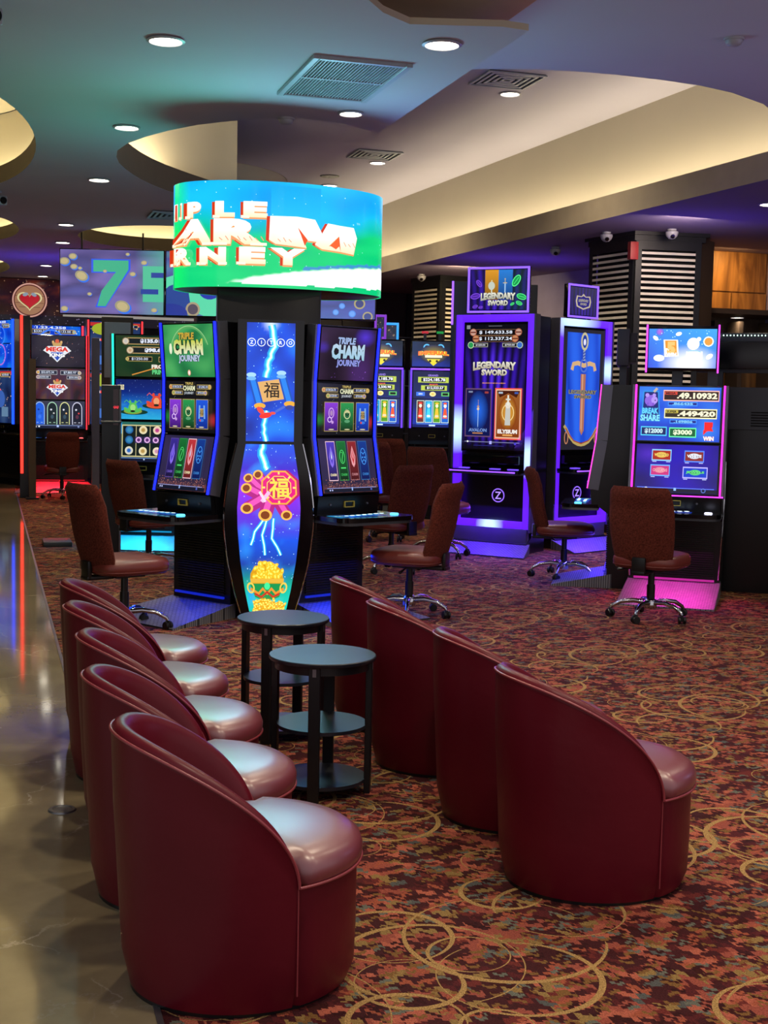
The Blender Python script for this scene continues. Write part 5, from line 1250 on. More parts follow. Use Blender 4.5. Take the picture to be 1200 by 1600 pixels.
def deck_part(t, z, y0, y1, w_, lit='#5ad0ff', k=2.2, chairside=0, pads=True):
    """button deck with rounded front corners and lit keys"""
    r = .10; pts = [(-w_ / 2, y1), (-w_ / 2, y0 + r)]
    for i in range(7): an = PI + PI / 2 * i / 6; pts.append((-w_ / 2 + r + r * math.cos(an), y0 + r + r * math.sin(an)))
    for i in range(7): an = 1.5 * PI + PI / 2 * i / 6; pts.append((w_ / 2 - r + r * math.cos(an), y0 + r + r * math.sin(an)))
    pts += [(w_ / 2, y0 + r), (w_ / 2, y1)]
    mb = MB(); mb.prism(pts, z - .03, z, axis='z'); d = mb.build('button_deck', 'black_gloss', t, smooth=30)
    mb = MB(); mb.prism([(x * .985, y + .004) for x, y in pts], z - .05, z - .03, axis='z'); mb.build('deck_edge', 'cabinet_grey', d, smooth=30)
    if pads:
        cv = Canvas(.34, .12, 1.0)
        cv.paint(lambda x, y: lerp3(x + .3 * nz(x, y, 3, 2), '#1a60d0', '#0c2a80', '#103090'), 10, 4)
        for j in range(2):
            for i in range(6): cv.ell(.09 + i * .16, .72 - j * .45, .065, lit, ry=.05, k=k * .5); cv.ell(.09 + i * .16, .72 - j * .45, .05, '#d8f4ff', ry=.036, k=k)
        cv.build('button_panel', d, flat(cv, (-.17 - .03, y0 + .10, z + .001), (1, 0, 0), (0, 1, 0)))
        cv = Canvas(.16, .16, 1.0); cv.paint(lambda x, y: lerp3(x, '#2a90c8', '#184a90', '#0a1c50'), 4, 4); cv.text('PLAY', .4, .6, .16, '#c0e080', bold=.03)
        cv.build('instruction_card', d, flat(cv, (-w_ / 2 + .04, y0 + .10, z + .001), (1, 0, 0), (0, 1, 0)))
        mb = MB(); mb.lathe([(0, .012), (.028, .010), (.032, 0)], 20, c=(w_ / 2 - .10, y0 + .14, z)); mb.build('spin_button', led_mat(lit, k), d)
def louvre_front(t, z0, z1, w_, y, mat='cabinet_black'):
    mb = MB(); n = int((z1 - z0) / .018)
    for i in range(n): mb.box(-w_ / 2, y - .012, z0 + i * .018, w_ / 2, y, z0 + i * .018 + .010)
    mb.build('vent_louvres', mat, t, smooth=0)
def platform(t, w0, w1, y0, y1, h=.10, mat='tread_plate', skew=0):
    """sloped tread plate footing with dark sides"""
    mb = MB(); bm = mb.bm
    T = [(-w0 / 2, y1, h), (w0 / 2, y1, h), (w1 / 2 + skew, y0, .012), (-w1 / 2 + skew, y0, .012)]
    B = [(x, y, 0) for x, y, z in T]
    tv = [bm.verts.new(p) for p in T]; bv = [bm.verts.new(p) for p in B]
    bm.faces.new(tv); bm.faces.new(bv[::-1])
    for i in range(4): bm.faces.new((tv[i], tv[(i + 1) % 4], bv[(i + 1) % 4], bv[i]))
    p = mb.build('foot_plate', mat, t, smooth=0)
    mb = MB()
    for s in (-1, 1):
        mb.prism([(y1, 0), (y1, h + .012), (y0, .022), (y0, 0)], s * w0 / 2, s * (w0 / 2 + .008))
    return p
def machine(name_label, group, x, y, rot, w_=.62, prof=None, arts=(), led='#2030ff', ledk=3.0, deck=(.72, .34), deckw=None, plate=None, depth=.5, trim='trim_silver', underglow=None, name='slot_machine', base_in=.10, pads=True, led_w=.012, lit='#5ad0ff', uk=10):
    t = thing(name, name_label, 'slot machine', (x, y, 0), rot, group)
    prof = prof or [(-.05, 1.96), (0, 1.58), (0, 1.21), (-.09, .84)]
    yb, zb = prof[-1]
    # cabinet body: side profile extruded
    body = [(p[0] + .03, p[1]) for p in prof] + [(yb + .05, deck[0]), (base_in, deck[0] - .08), (base_in, .10), (base_in - .06, 0), (depth, 0), (depth, prof[0][1])]
    mb = MB(); mb.prism(body, -w_ / 2 + .006, w_ / 2 - .006); mb.build('cabinet', 'cabinet_black', t, smooth=0)
    seg_screens(t, prof, w_ - 2 * led_w - .03, arts)
    for s in (-1, 1):
        x0, x1 = sorted((s * (w_ / 2 - .018), s * (w_ / 2 - .018 - led_w)))
        mb = MB(); mb.ribbon(prof, x0, x1, .012, .018); mb.build('led_strip', led_mat(led, ledk), t, smooth=0)
        x0, x1 = sorted((s * (w_ / 2 - .016), s * (w_ / 2 + .004)))
        mb = MB(); mb.ribbon(prof, x0, x1, .09, -.07); mb.build('side_trim', trim, t, smooth=0)
    # bill validator panel under the lowest display
    mb = MB(); mb.prism([(yb, zb - .005), (yb + .015, deck[0] + .0), (yb + .07, deck[0]), (yb + .06, zb)], -w_ / 2 + .02, w_ / 2 - .02); pn = mb.build('lower_panel', 'cabinet_black', t, smooth=0)
    cz = (zb + deck[0]) / 2; cy = yb + .008
    mb = MB()
    for a in ((-.045, -.022, .045, -.017), (-.045, .017, .045, .022), (-.045, -.017, -.040, .017), (.040, -.017, .045, .017)): mb.box(a[0], cy - .014, cz + a[1], a[2], cy, cz + a[3])
    mb.build('bill_slot', 'yellow_trim', pn, smooth=0)
    mb = MB()
    for s in (-1, 1): mb.lathe([(0, .012), (.008, .010), (.009, 0)], 12, mat=Matrix.Translation((s * .17, cy, cz)) @ Matrix.Rotation(PI / 2, 4, 'X'))
    mb.build('lock', 'trim_silver', pn)
    deck_part(t, deck[0], yb - deck[1] + .06, yb + .07, deckw or w_ * .98, pads=pads, lit=lit)
    louvre_front(t, .16, deck[0] - .12, w_ - .12, base_in)
    if plate:
        platform(t, *plate)
        if underglow:
            mb = MB(); mb.box(-w_ / 2 + .05, base_in - .03, .13, w_ / 2 - .05, base_in - .014, .145); mb.build('floor_light', led_mat(underglow, .5), t, smooth=0)
            l = lamp('floor_lamp_light', (0, base_in - .05, .42), underglow, uk, w_ * .8, rot=(math.radians(-28), 0, 0), size_y=.03, parent=t); l.data.spread = math.radians(140)
    return t
K = LIGHTS['machine']
# ---- the pod: round sign, column, lit end panel and its machines
pod = thing('sign_column', 'black pod column with a tall bulging lit panel, under the round sign', 'sign', (1.83, 8.76, 0), facing(1.83, 8.76, 3))
mb = MB(); mb.box(-.36, .30, 0, .36, 1.0, 2.30, bevel=.02); mb.build('column', 'cabinet_black', pod)
def bulge(v): # half width of the lit panel at height v 0..1 (0 floor .. 1 = z 1.22)
    tab = [(0, .125), (.12, .155), (.3, .19), (.5, .212), (.62, .216), (.8, .20), (1, .163)]
    for (a, p), (b, q) in zip(tab, tab[1:]):
        if v <= b: return p + (q - p) * (v - a) / (b - a)
    return tab[-1][1]
bpts = [i / 24 for i in range(25)]
mb = MB(); Z0, Z1 = .06, 1.225
L_ = [(-bulge(v) - .055 - .03 * math.sin(PI * v), Z0 + (Z1 - Z0) * v) for v in bpts]; R_ = [(-a, b) for a, b in L_][::-1]
mb.prism(L_ + [(-.225, 2.06), (.225, 2.06)] + R_, .02, .20, axis='y'); pf = mb.build('panel_frame', 'black_gloss', pod, smooth=30)
mb = MB()
for s in (-1, 1):
    mb.tube([(s * (bulge(v) + .060 + .03 * math.sin(PI * v)), .03, Z0 + (Z1 - Z0) * v) for v in bpts], .008, 6)
mb.build('chrome_edge', 'chrome', pf)
cv = Canvas(.326, .80, 1.35); art_zitro_up(cv)
cv.build('upper_light_panel', pf, flat(cv, (-.163, .018, 1.24), (1, 0, 0), (0, 0, 1)), step=.0004)
cv = Canvas(.42, 1.15, 1.35); art_zitro_low_ = art_zitro_low(cv)
cv.build('lower_light_panel', pf, lambda x, y, d: Vector(((x / .42 - .5) * 2 * bulge(y / 1.15), .018 - d, .07 + y)), step=.0004)
for s in (-1, 1):
    mb = MB(); mb.prism([(s * .215, .21), (s * .245, .21), (s * .245, .26), (s * .215, .26)], .3, 1.75, axis='z'); mb.build('side_post', 'cabinet_grey', pod, smooth=0)
# round LED sign
rs = thing('round_led_sign', 'big drum shaped LED sign over the pod reading fragments of TRIPLE CHARM JOURNEY', 'sign', (2.02, 9.42, 2.285), math.radians(6))
RA, RB, RH = .765, .50, .715
def ringpos(th, r=0): return Vector(((RA + r) * math.sin(th), -(RB + r) * math.cos(th), 0))
PW = 2 * RA    # picture width along the front half, then repeated round the back
def ringmap(x, y, d):
    th = math.asin(max(-1, min(1, (x / PW - .5) * 2)))
    # equal steps across the face
    p = ringpos(th, .004 + d); p.z = y; return p
cv = Canvas(PW, RH, 1.35); art_ring(cv)
cv.build('led_face', rs, ringmap, step=.0007, subdiv=(.05, .3))
cv = Canvas(PW, RH, 1.3)
cv.paint(lambda x, y: lerp3(y + .4 * nz(x * 4, y * 2, 2, 5), '#04a060', '#08b878', '#10c0a0', '#0aa8e8'), 40, 10)
cv.build('led_face', rs, lambda x, y, d: Vector(((RA + .004) * math.sin((x / PW + .5) * PI), -(RB + .004) * math.cos((x / PW + .5) * PI), y)))
mb = MB()
mb.lathe([(0, 0.0), (.97, 0.0), (1, .006), (1, RH - .004), (.985, RH), (.95, RH), (.95, .02), (0, .02)], 72, sx=RA, sy=RB); mb.build('drum', 'black_plastic', rs, smooth=30)
for k in range(14):     # light the LED faces throw outwards
    th = 2 * PI * (k + .5) / 14; p = Vector((RA * math.sin(th), -RB * math.cos(th), 0)); nrm = Vector((math.sin(th) / RA, -math.cos(th) / RB, 0)).normalized()
    l = lamp('led_face_light', (p + nrm * .03) + Vector((0, 0, RH * .5)), '#50e8c8' if math.sin(th) < -.3 else ('#7088ff' if math.sin(th) > .6 else '#90dcf4'), (10 if math.cos(th) > .6 else 3.4) if math.sin(th) < .5 else 3, .30, size_y=RH * .8, parent=rs)
    l.rotation_euler = nrm.to_track_quat('-Z', 'Y').to_euler() if False else (-nrm).to_track_quat('Z', 'Y').to_euler()
P1 = [(-.035, 2.045), (0, 1.655), (0, 1.27), (-.085, .865)]
machine('slot machine left of the lit pod panel, green TRIPLE CHARM JOURNEY top screen', 'slot machines of the pod', 1.36, 9.15, facing(1.36, 9.15, -48), w_=.60, prof=P1,
        arts=[(art_tcj_top, 1.0), (art_tcj_mid, 1.0), (lambda c: art_tcj_bot(c, 2), 1.0)], led='#1420ff', ledk=3.2, deck=(.735, .42), deckw=.66, plate=(.62, .80, -.52, .14, .10), underglow='#1030ff', uk=2.5)
machine('slot machine right of the lit pod panel, purple TRIPLE CHARM JOURNEY top screen', 'slot machines of the pod', 2.40, 8.98, facing(2.40, 8.98, 40), w_=.60, prof=P1,
        arts=[(lambda c: art_tcj_top(c, False), .9), (art_tcj_mid, 1.0), (lambda c: art_tcj_bot(c, 0), 1.0)], led='#1420ff', ledk=3.2, deck=(.735, .42), deckw=.66, plate=(.62, .80, -.52, .14, .10), underglow='#1030ff', uk=7)
# ---- left bank
machine('slot machine with red edge lights and a crowned shield logo over four arched reel windows', None, 1.06, 21.4, facing(1.06, 21.4, 0), w_=.92, prof=[(-.02, 2.43), (0, 1.92), (0, 1.41), (-.04, .95)],
        arts=[art_king_top, art_king_mid, art_king_bot], led='#ff2838', ledk=2.6, led_w=.016, deck=(.82, .36), plate=(.9, 1.3, -.95, .14, .12), underglow='#ff1828', uk=26, trim='wall_brown', lit='#ff6060')
machine('slot machine with teal edge lights and screens of two frogs on lily pads', None, 1.50, 13.45, facing(1.50, 13.45, -14), w_=.66, prof=[(-.02, 2.14), (0, 1.70), (0, 1.27), (-.03, .84)],
        arts=[art_frog_top, art_frog_mid, art_frog_bot], led='#20f0c0', ledk=1.8, led_w=.018, deck=(.74, .30), plate=(.70, 1.0, -.50, .14, .10), underglow='#18b8ff', uk=16, pads=False)
machine('blue screened slot machine with a red edge light, standing behind the crowned shield machine', None, 1.04, 23.4, facing(1.04, 23.4, 4), w_=1.12, prof=[(0, 2.68), (0, 1.8), (0, 1.1)], arts=[art_blue_play, None], led='#ff3048', ledk=2.2, led_w=.03, deck=(.9, .3), pads=False)
machine('red edged slot machine half hidden behind the grey post, right of the crowned shield', None, 2.05, 22.6, facing(2.05, 22.6, 6), w_=.95, prof=[(0, 2.75), (0, 1.9), (0, 1.0)], arts=[art_red_play, art_red_play], led='#ff3038', ledk=2.0, led_w=.025, deck=(.9, .3), pads=False)
machine('slot machine at the far left edge, seen sharply angled with blue neon', None, .22, 22.6, facing(.22, 22.6, -62), w_=.9, depth=.3, prof=[(0, 2.7), (0, 1.9), (0, 1.0)], arts=[art_blue_play, art_red_play], led='#1440ff', ledk=3.0, led_w=.06, deck=(.9, .3), pads=False)
# light tubes, posts and cabinets between the left machines
def tall(name, label, cat, x, y, parts, rot=0, group=None):
    t = thing(name, label, cat, (x, y, 0), rot, group)
    for (nm, mt_, b) in parts:
        mb = MB(); mb.box(*b, bevel=.004, seg=1); mb.build(nm, mt_, t, smooth=0)
    return t
glow('tube_red', '#ff2a20', 3.0); glow('tube_white', '#c8d0ff', 2.0)
tall('light_tube', 'tall red light tube left of the crowned shield machine, glowing orange low down', 'light', .46, 19.6, [('tube', 'tube_red', (-.02, -.028, .36, .02, .012, 2.62)), ('tube_back', 'cabinet_black', (-.03, .03, 0, .12, .30, 2.62))], facing(.5, 19.6))
tall('divider_post', 'grey upright post right of the crowned shield machine', 'post', 1.36, 17.8, [('post', 'trim_silver', (-.05, -.04, 0, .05, .04, 2.26)), ('foot', 'cabinet_black', (-.09, -.08, 0, .09, .08, .03))])
tall('divider_post', 'slim brown-grey post between the red light tube and the crowned shield machine', 'post', .60, 19.4, [('post', 'wall_brown', (-.05, -.04, 0, .05, .04, 2.0)), ('foot', 'cabinet_black', (-.09, -.08, 0, .09, .08, .03))])
bc = tall('machine_cabinet', 'black side of a cabinet left of the frog machine with a red lettered edge', 'slot machine', 1.12, 12.75, [('body', 'cabinet_black', (-.09, .0, 0, .09, .6, 1.62)), ('side_trim', 'trim_silver', (.075, -.02, 0, .095, .0, 1.58)), ('deck', 'cabinet_grey', (-.10, -.06, 1.26, .10, 0, 1.28))], facing(1.12, 12.75))
cv = Canvas(.05, .34, 1.0); cv.rect(0, 0, 1, 1, '#180608'); cv.text('CHARM', .5, .5, .08, '#ff3040', bold=.04)
cv.build('lit_edge_sign', bc, flat(cv, (.02, -.004, 1.24), (1, 0, 0), (0, 0, 1)))
tall('back_cabinet', 'pale green-grey cabinet door behind the frog machine\'s left edge', 'cabinet', 1.42, 15.6, [('body', 'wall_brown', (-.16, 0, 0, .20, .4, 2.42)), ('door', 'vent_metal', (-.13, -.02, 1.72, .17, 0, 2.36))], facing(1.42, 15.6))
# ---- televisions in a row behind the pod
tvd = Vector((4.563 - .842, 15.555 - 16.682, 0)).normalized(); tva = math.atan2(tvd.y, tvd.x)
for k, lb in enumerate(('large television at the left with a big green and blue 7 among flying coins', 'large television mostly hidden behind the round sign, the middle of three', 'large television right of the pod column, blue with small coins, mostly hidden')):
    c0 = Vector((.842, 16.682, 0)) + tvd * (1.295 * k)
    t = thing('television', lb, 'television', (c0.x + tvd.x * .64, c0.y + tvd.y * .64, 2.49), tva, 'row of televisions behind the pod')
    mb = MB(); mb.box(-.642, 0, 0, .642, .05, .80, bevel=.006); bz = mb.build('housing', 'black_gloss', t)
    cv = Canvas(1.262, .772, .95); art_tv(cv, k); cv.build('screen', bz, flat(cv, (-.631, -.001, .016), (1, 0, 0), (0, 0, 1)))
    mb = MB(); mb.box(-.12, .05, .3, .12, .08, .5); mb.build('wall_plate', 'black_plastic', t, smooth=0)
t = thing('mounting_rail', 'long black rail behind the row of televisions, hung from the ceiling', 'rail', (.842 + tvd.x * .64, 16.682 + tvd.y * .64, 2.49), tva)
mb = MB(); mb.box(-.6, .085, .36, 3.2, .13, .44); mb.build('rail', 'black_plastic', t, smooth=0)
for x in (-.4, .35):
    mb = MB(); mb.box(x, .09, .44, x + .02, .11, 1.01); mb.build('drop_rod', 'black_plastic', t, smooth=0)
# banner wall with the heart emblem
bn = thing('jackpot_banner', 'dark red sparkling overhead banner with a round wooden heart emblem and the word MEGA', 'sign', (1.05, 24.0, 0), 0)
mb = MB(); mb.box(-1.65, 0, 2.70, 2.6, .3, 3.49, bevel=.01); mb.build('banner_box', 'black_gloss', bn, smooth=0)
cv = Canvas(4.2, .78, .55); cv.paint(lambda x, y: lerp3(.5 + .9 * nz(x * 5, y * 2, 1.6, 4), '#160808', '#38140e', '#2a1020'), 50, 12)
cv.paint(lambda x, y: lerp3(.5 + .9 * nz(x * 5, y * 2, 1.6, 4) + .8 * max(0, 1 - 7 * ((x - .475) ** 2 * 3 + (y - .88) ** 2) ** .5), '#160808', '#38140e', '#2a1020', '#d05a28') if y > .0 else (0, 0, 0), 60, 14)
cv.stars(260, '#c89878', 5, .0022, (0, .0, 1, 1)); cv.rect(.0, 0, 1, .2, '#1c1626'); cv.stars(60, '#9a8ab0', 8, .0022, (0, .02, 1, .2))
cv.rect(.44, .20, .99, .26, '#c0b8b0'); cv.rect(.44, .78, .99, .86, '#b0a8a0'); cv.rect(.44, .26, .99, .78, '#141820', '#24282e'); cv.text('MEGA', .49, .68, .14, '#f0f0f0', bold=.04)
cv.build('banner_face', bn, flat(cv, (-1.63, -.002, 2.71), (1, 0, 0), (0, 0, 1)))
hs = thing('heart_emblem', 'round wooden emblem with a shining red heart, on the dark banner at left', 'sign', (.70, 23.93, 3.12), 0)
mb = MB(); mb.lathe([(0, 0), (.285, 0), (.30, .02), (.30, .05), (0, .05)], 48, mat=Matrix.Rotation(PI / 2, 4, 'X') @ Matrix.Translation((0, 0, -.02))); mb.build('rim', 'chair_leather', hs)
cv = Canvas(.6, .6, .85); cv.ell(.5, .5, .49, '#e0a898', n=40); cv.ell(.5, .5, .45, '#5a2420', n=40); cv.ell(.5, .5, .42, '#a87858', n=40)
for yy in (.3, .42, .62): cv.line([(.1 + .1 * (yy < .4), yy), (.9 - .1 * (yy < .4), yy)], .012, '#5a3424')
def heart(s, cy=.5): return [(.5 + s * .32 * math.sin(a) ** 3 * 1.1, cy + s * .30 * (.8125 * math.cos(a) - .3125 * math.cos(2 * a) - .125 * math.cos(3 * a) - .0625 * math.cos(4 * a))) for a in [2 * PI * i / 40 for i in range(40)]]
for s, c in ((1.0, '#e8d8a0'), (.86, '#8a5a30'), (.78, '#c01828')):
    h_ = heart(s); 
    for i in range(40): cv._add([(.5 * .6, .5 * .6), (h_[i][0] * .6, h_[i][1] * .6), (h_[(i + 1) % 40][0] * .6, h_[(i + 1) % 40][1] * .6)], [cv.c(c)] * 3)
    cv.l += 1
cv.ell(.38, .66, .08, '#90a0b0', ry=.05, rot=.4); cv.ell(.62, .66, .08, '#90a0b0', ry=.05, rot=-.4)
cv.build('emblem_face', hs, flat(cv, (-.3, -.034, -.3), (1, 0, 0), (0, 0, 1)))
# ---- imperial pair
for (x, y, a, b, lb) in ((5.01, 16.85, '$185,185.78', '$12,500.98', 'gold shield slot machine half hidden by the pod, showing figures ending 185.78'),
                         (5.68, 16.65, '$224,185.78', '$12,523.57', 'slot machine showing $224,185.78 with four costumed figures, left of the tall sword machine')):
    t = machine(lb, 'pair of blue gold-shield slot machines', x, y, facing(x, y, 0), w_=.64, prof=[(.0, 1.93), (0, 1.16)], arts=[(lambda c, a=a, b=b: art_imperial_main(c, a, b), 1.5)], led='#5a30ff', ledk=2.4, led_w=.022, deck=(.95, .25), pads=False)
    mb = MB(); mb.box(-.315, 0, 1.96, .315, .12, 2.33, bevel=.01); tp = mb.build('topper', 'black_gloss', t)
    cv = Canvas(.57, .33, 1.4); art_imperial_top(cv); cv.build('topper_screen', tp, flat(cv, (-.285, -.001, 1.98), (1, 0, 0), (0, 0, 1)))
    mb = MB(); mb.box(-.30, -.03, 1.935, .30, .0, 1.955); mb.build('led_strip', led_mat('#7a40ff', 2.4), t, smooth=0)
    for s, c in (((-.12, '#e02838'), (.08, '#18b048')) if x > 5.3 else ()):
        mb = MB(); mb.box(s - .045, .05, 2.42, s + .045, .10, 2.45); mb.build('signal_light', led_mat(c, .7), t, smooth=0)
        mb = MB(); mb.box(s - .02, .05, 2.33, s + .02, .09, 2.42); mb.build('signal_stem', 'cabinet_grey', t, smooth=0)
# ---- tall sword machines
def rframe(t, name, mat, x0, z0, x1, z1, th, y0, y1, par=None):
    mb = MB()
    for a in ((x0, z0, x0 + th, z1), (x1 - th, z0, x1, z1), (x0 + th, z1 - th, x1 - th, z1)): mb.box(a[0], y0, a[1], a[2], y1, a[3], bevel=.006, seg=2)
    if par != 'open': mb.box(x0 + th, y0, z0, x1 - th, y1, z0 + th, bevel=.006, seg=2)
    return mb.build(name, mat, t, smooth=30)
def neon(name='neon_frame_purple', col='#6018ff', hot='#a8c8ff', k=1.25, spots=((-.5, 1.3), (.5, 1.1))):
    """purple light guide with brighter running spots"""
    m, nt, b = base_mat(name); L = nt.links.new
    tc = nn(nt, 'ShaderNodeTexCoord'); sep = nn(nt, 'ShaderNodeSeparateXYZ'); L(tc.outputs['Object'], sep.inputs[0])
    tot = None
    for (sx, sz, rx, rz) in spots:
        cb = nn(nt, 'ShaderNodeVectorMath', operation='SUBTRACT'); L(tc.outputs['Object'], cb.inputs[0]); cb.inputs[1].default_value = (sx, 0, sz)
        m2 = nn(nt, 'ShaderNodeVectorMath', operation='MULTIPLY'); L(cb.outputs[0], m2.inputs[0]); m2.inputs[1].default_value = (1 / rx, 0, 1 / rz)
        ln = nn(nt, 'ShaderNodeVectorMath', operation='LENGTH'); L(m2.outputs[0], ln.inputs[0])
        mr = nn(nt, 'ShaderNodeMapRange', i_1=0.25, i_2=1.0, i_3=1.0, i_4=0.0); L(ln.outputs['Value'], mr.inputs[0])
        if tot is None: tot = mr.outputs[0]
        else:
            mm = nn(nt, 'ShaderNodeMath', operation='MAXIMUM'); L(tot, mm.inputs[0]); L(mr.outputs[0], mm.inputs[1]); tot = mm.outputs[0]
    mx = nn(nt, 'ShaderNodeMix', data_type='RGBA'); L(tot, mx.inputs[0]); mx.inputs[6].default_value = (*lin(col), 1); mx.inputs[7].default_value = (*[x * 1.6 for x in lin(hot)], 1)
    L(mx.outputs[2], b.inputs['Emission Color']); b.inputs['Emission Strength'].default_value = k; b.inputs['Base Color'].default_value = (.02, .02, .02, 1)
    return name
def tall_machine(label, x, y, rot, art, topart, nm, tw, spots, toprot=0):
    t = thing('tall_slot_machine', label, 'slot machine', (x, y, 0), rot, 'tall purple lit sword machines')
    w_ = .88; H = 2.42
    mb = MB(); mb.prism([(.06, .98), (.06, H - .01), (.42, H - .01), (.42, 0), (-.02, 0), (-.02, .10), (.10, .16), (.10, .86), (.06, .90)], -w_ / 2 + .01, w_ / 2 - .01); mb.build('cabinet', 'cabinet_black', t, smooth=0)
    fr = rframe(t, 'neon_frame', nm, -w_ / 2, .25, w_ / 2, H, .072, 0, .07, None)
    mb = MB()
    for s in (-1, 1):
        a, b_ = sorted((s * w_ / 2, s * (w_ / 2 + .02))); mb.box(a, -.01, .22, b_, .10, H)
    mb.build('side_trim', 'trim_silver', t, smooth=0)
    mb = MB(); mb.box(-w_ / 2 + .075, .03, 1.02, w_ / 2 - .075, .07, H - .075, bevel=.004, seg=1); bz = mb.build('display_bezel', 'black_gloss', t)
    cw, ch = w_ - .19, H - .085 - 1.06
    cv = Canvas(cw, ch, 1.0); art(cv); cv.build('screen', bz, flat(cv, (-cw / 2, .028, 1.045), (1, 0, 0), (0, 0, 1)), step=.0004)
    deck_part(t, .855, -.26, .10, w_ - .05, lit='#8a60ff', pads=False)
    mb = MB(); mb.box(-w_ / 2 + .05, -.262, .828, w_ / 2 - .05, -.25, .842, bevel=.003, seg=1); mb.build('led_strip', led_mat('#7a40ff', 3), t, smooth=0)
    mb = MB()
    for q in (-.3, 0.05, .25): mb.box(q, -.14, .856, q + .10, -.08, .862)
    mb.build('deck_buttons', led_mat('#7048ff', 1.5), t, smooth=0)
    mb = MB(); mb.box(-w_ / 2 + .12, -.02, .90, w_ / 2 - .12, .05, .99, bevel=.01); mb.build('bill_panel', 'black_gloss', t)
    # round Z badge
    cv = Canvas(.15, .15, 1.3); cv.ring(.5, .5, .48, .07, '#8a60ff', n=30, k=1.3); cv.text('Z', .5, .5, .5, '#a080ff', bold=.01, k=1.3)
    cv.build('lit_badge', t, flat(cv, (-.03, .095, .50), (1, 0, 0), (0, 0, 1)))
    mb = MB(); mb.box(-w_ / 2 + .02, -.0, .10, w_ / 2 - .02, .06, .25, bevel=.006); mb.build('kick_panel', 'trim_silver', t)
    platform(t, w_ + .02, w_ + .30, -.42, .02, .10)
    l = lamp('floor_lamp_light', (0, -.10, .50), '#5a28ff', 20 * K, w_ * .8, rot=(math.radians(-10), 0, 0), size_y=.04, parent=t)
    tp = thing
    mb = MB(); mb.box(-.10, .10, H - .02, .10, .2, H + .12); ts = mb.build('topper_stand', 'cabinet_black', t, smooth=0)
    mt_ = Matrix.Translation((0, .06, H + .02)) @ Matrix.Rotation(toprot, 4, 'Z')
    mb = MB(); mb.box(-tw / 2, 0, 0, tw / 2, .06, tw * .70, bevel=.012, mat=mt_); tb_ = mb.build('topper', 'black_gloss', t)
    mb = MB(); hgt = tw * .70
    for a in ((-tw / 2, 0, -tw / 2 + .02, hgt), (tw / 2 - .02, 0, tw / 2, hgt), (-tw / 2 + .02, hgt - .02, tw / 2 - .02, hgt), (-tw / 2 + .02, 0, tw / 2 - .02, .02)): mb.box(a[0], -.01, a[1], a[2], .0, a[3], mat=mt_)
    mb.build('topper_frame', led_mat('#7a50ff', 2.0), t, smooth=0)
    cv = Canvas(tw - .06, hgt - .06, 1.0); topart(cv)
    ux = mt_.to_3x3() @ Vector((1, 0, 0)); p0 = mt_ @ Vector((-tw / 2 + .03, -.002, .03)); cv.build('topper_screen', tb_, flat(cv, p0, ux, (0, 0, 1)))
    return t
neon('neon_purple_a', spots=((-.42, 1.25, .3, .26), (.42, .98, .3, .22), (.0, .27, .16, .2)))
neon('neon_purple_b', spots=((-.2, 2.40, .45, .2), (.42, 1.9, .3, .16)))
tall_machine('tall purple lit machine showing LEGENDARY SWORD over two game cards, with a bright topper', 4.93, 12.55, facing(4.93, 12.55, -26), art_legend_main, art_legend_top, 'neon_purple_a', .66, None, .12)
tall_machine('tall purple lit machine turned right, its screen a blue hanging banner with a sword', 6.08, 12.82, facing(6.08, 12.82, 51), art_banner, art_legend_top2, 'neon_purple_b', .50, None, 0)
# dark back of another machine between them
tall('machine_cabinet', 'black box back of a topper between the two sword machines, with a white sticker', 'slot machine', 5.58, 13.5, [('body', 'cabinet_black', (-.30, 0, 0, .30, .5, 2.42)), ('topper_back', 'cabinet_black', (-.18, 0, 2.42, .20, .14, 2.82)), ('sticker', 'white_plastic', (-.08, -.006, 2.60, -.02, 0, 2.72)), ('sticker', 'white_plastic', (-.10, -.006, 2.60, -.085, 0, 2.64))], facing(5.58, 13.5, 4))
tl = tall('light_tube', 'thin upright purple light tube left of the sword machine topper', 'light', 4.95, 13.9, [('tube', led_mat('#8a50ff', 2.0), (-.012, -.012, 2.38, .012, .012, 2.86)), ('tube_back', 'cabinet_black', (-.012, .012, 0, .35, .05, 2.86))], facing(4.78, 13.3))
# far neon frames behind the imperial pair
for (x, y, z0, z1, w_, c, lb) in ((5.98, 19.7, 2.36, 2.72, .30, '#20a0ff', 'far small screen with a blue neon frame behind the gold-shield machines'), (5.57, 18.8, 2.42, 2.78, .18, '#7a30c0', 'far small topper with a purple frame at the corner of the right pod machine')):
    t = thing('framed_display', lb, 'display', (x, y, 0), facing(x, y, 0))
    mb = MB(); mb.box(-w_ / 2, .02, .0, w_ / 2, .25, z1); mb.build('stand', 'cabinet_black', t, smooth=0)
    rframe(t, 'neon_frame', led_mat(c, 1.2), -w_ / 2, z0, w_ / 2, z1, .035, -.01, .02)
    cv = Canvas(w_ - .07, z1 - z0 - .07, .5); cv.paint(lambda x, y: lerp3(.5 + nz(x, y, 3, 4), '#10202a', '#28384a', '#5a3050'), 6, 6); cv.stars(12, '#c0a080', 3, .05); cv.build('screen', t, flat(cv, (-w_ / 2 + .035, .015, z0 + .035), (1, 0, 0), (0, 0, 1)))
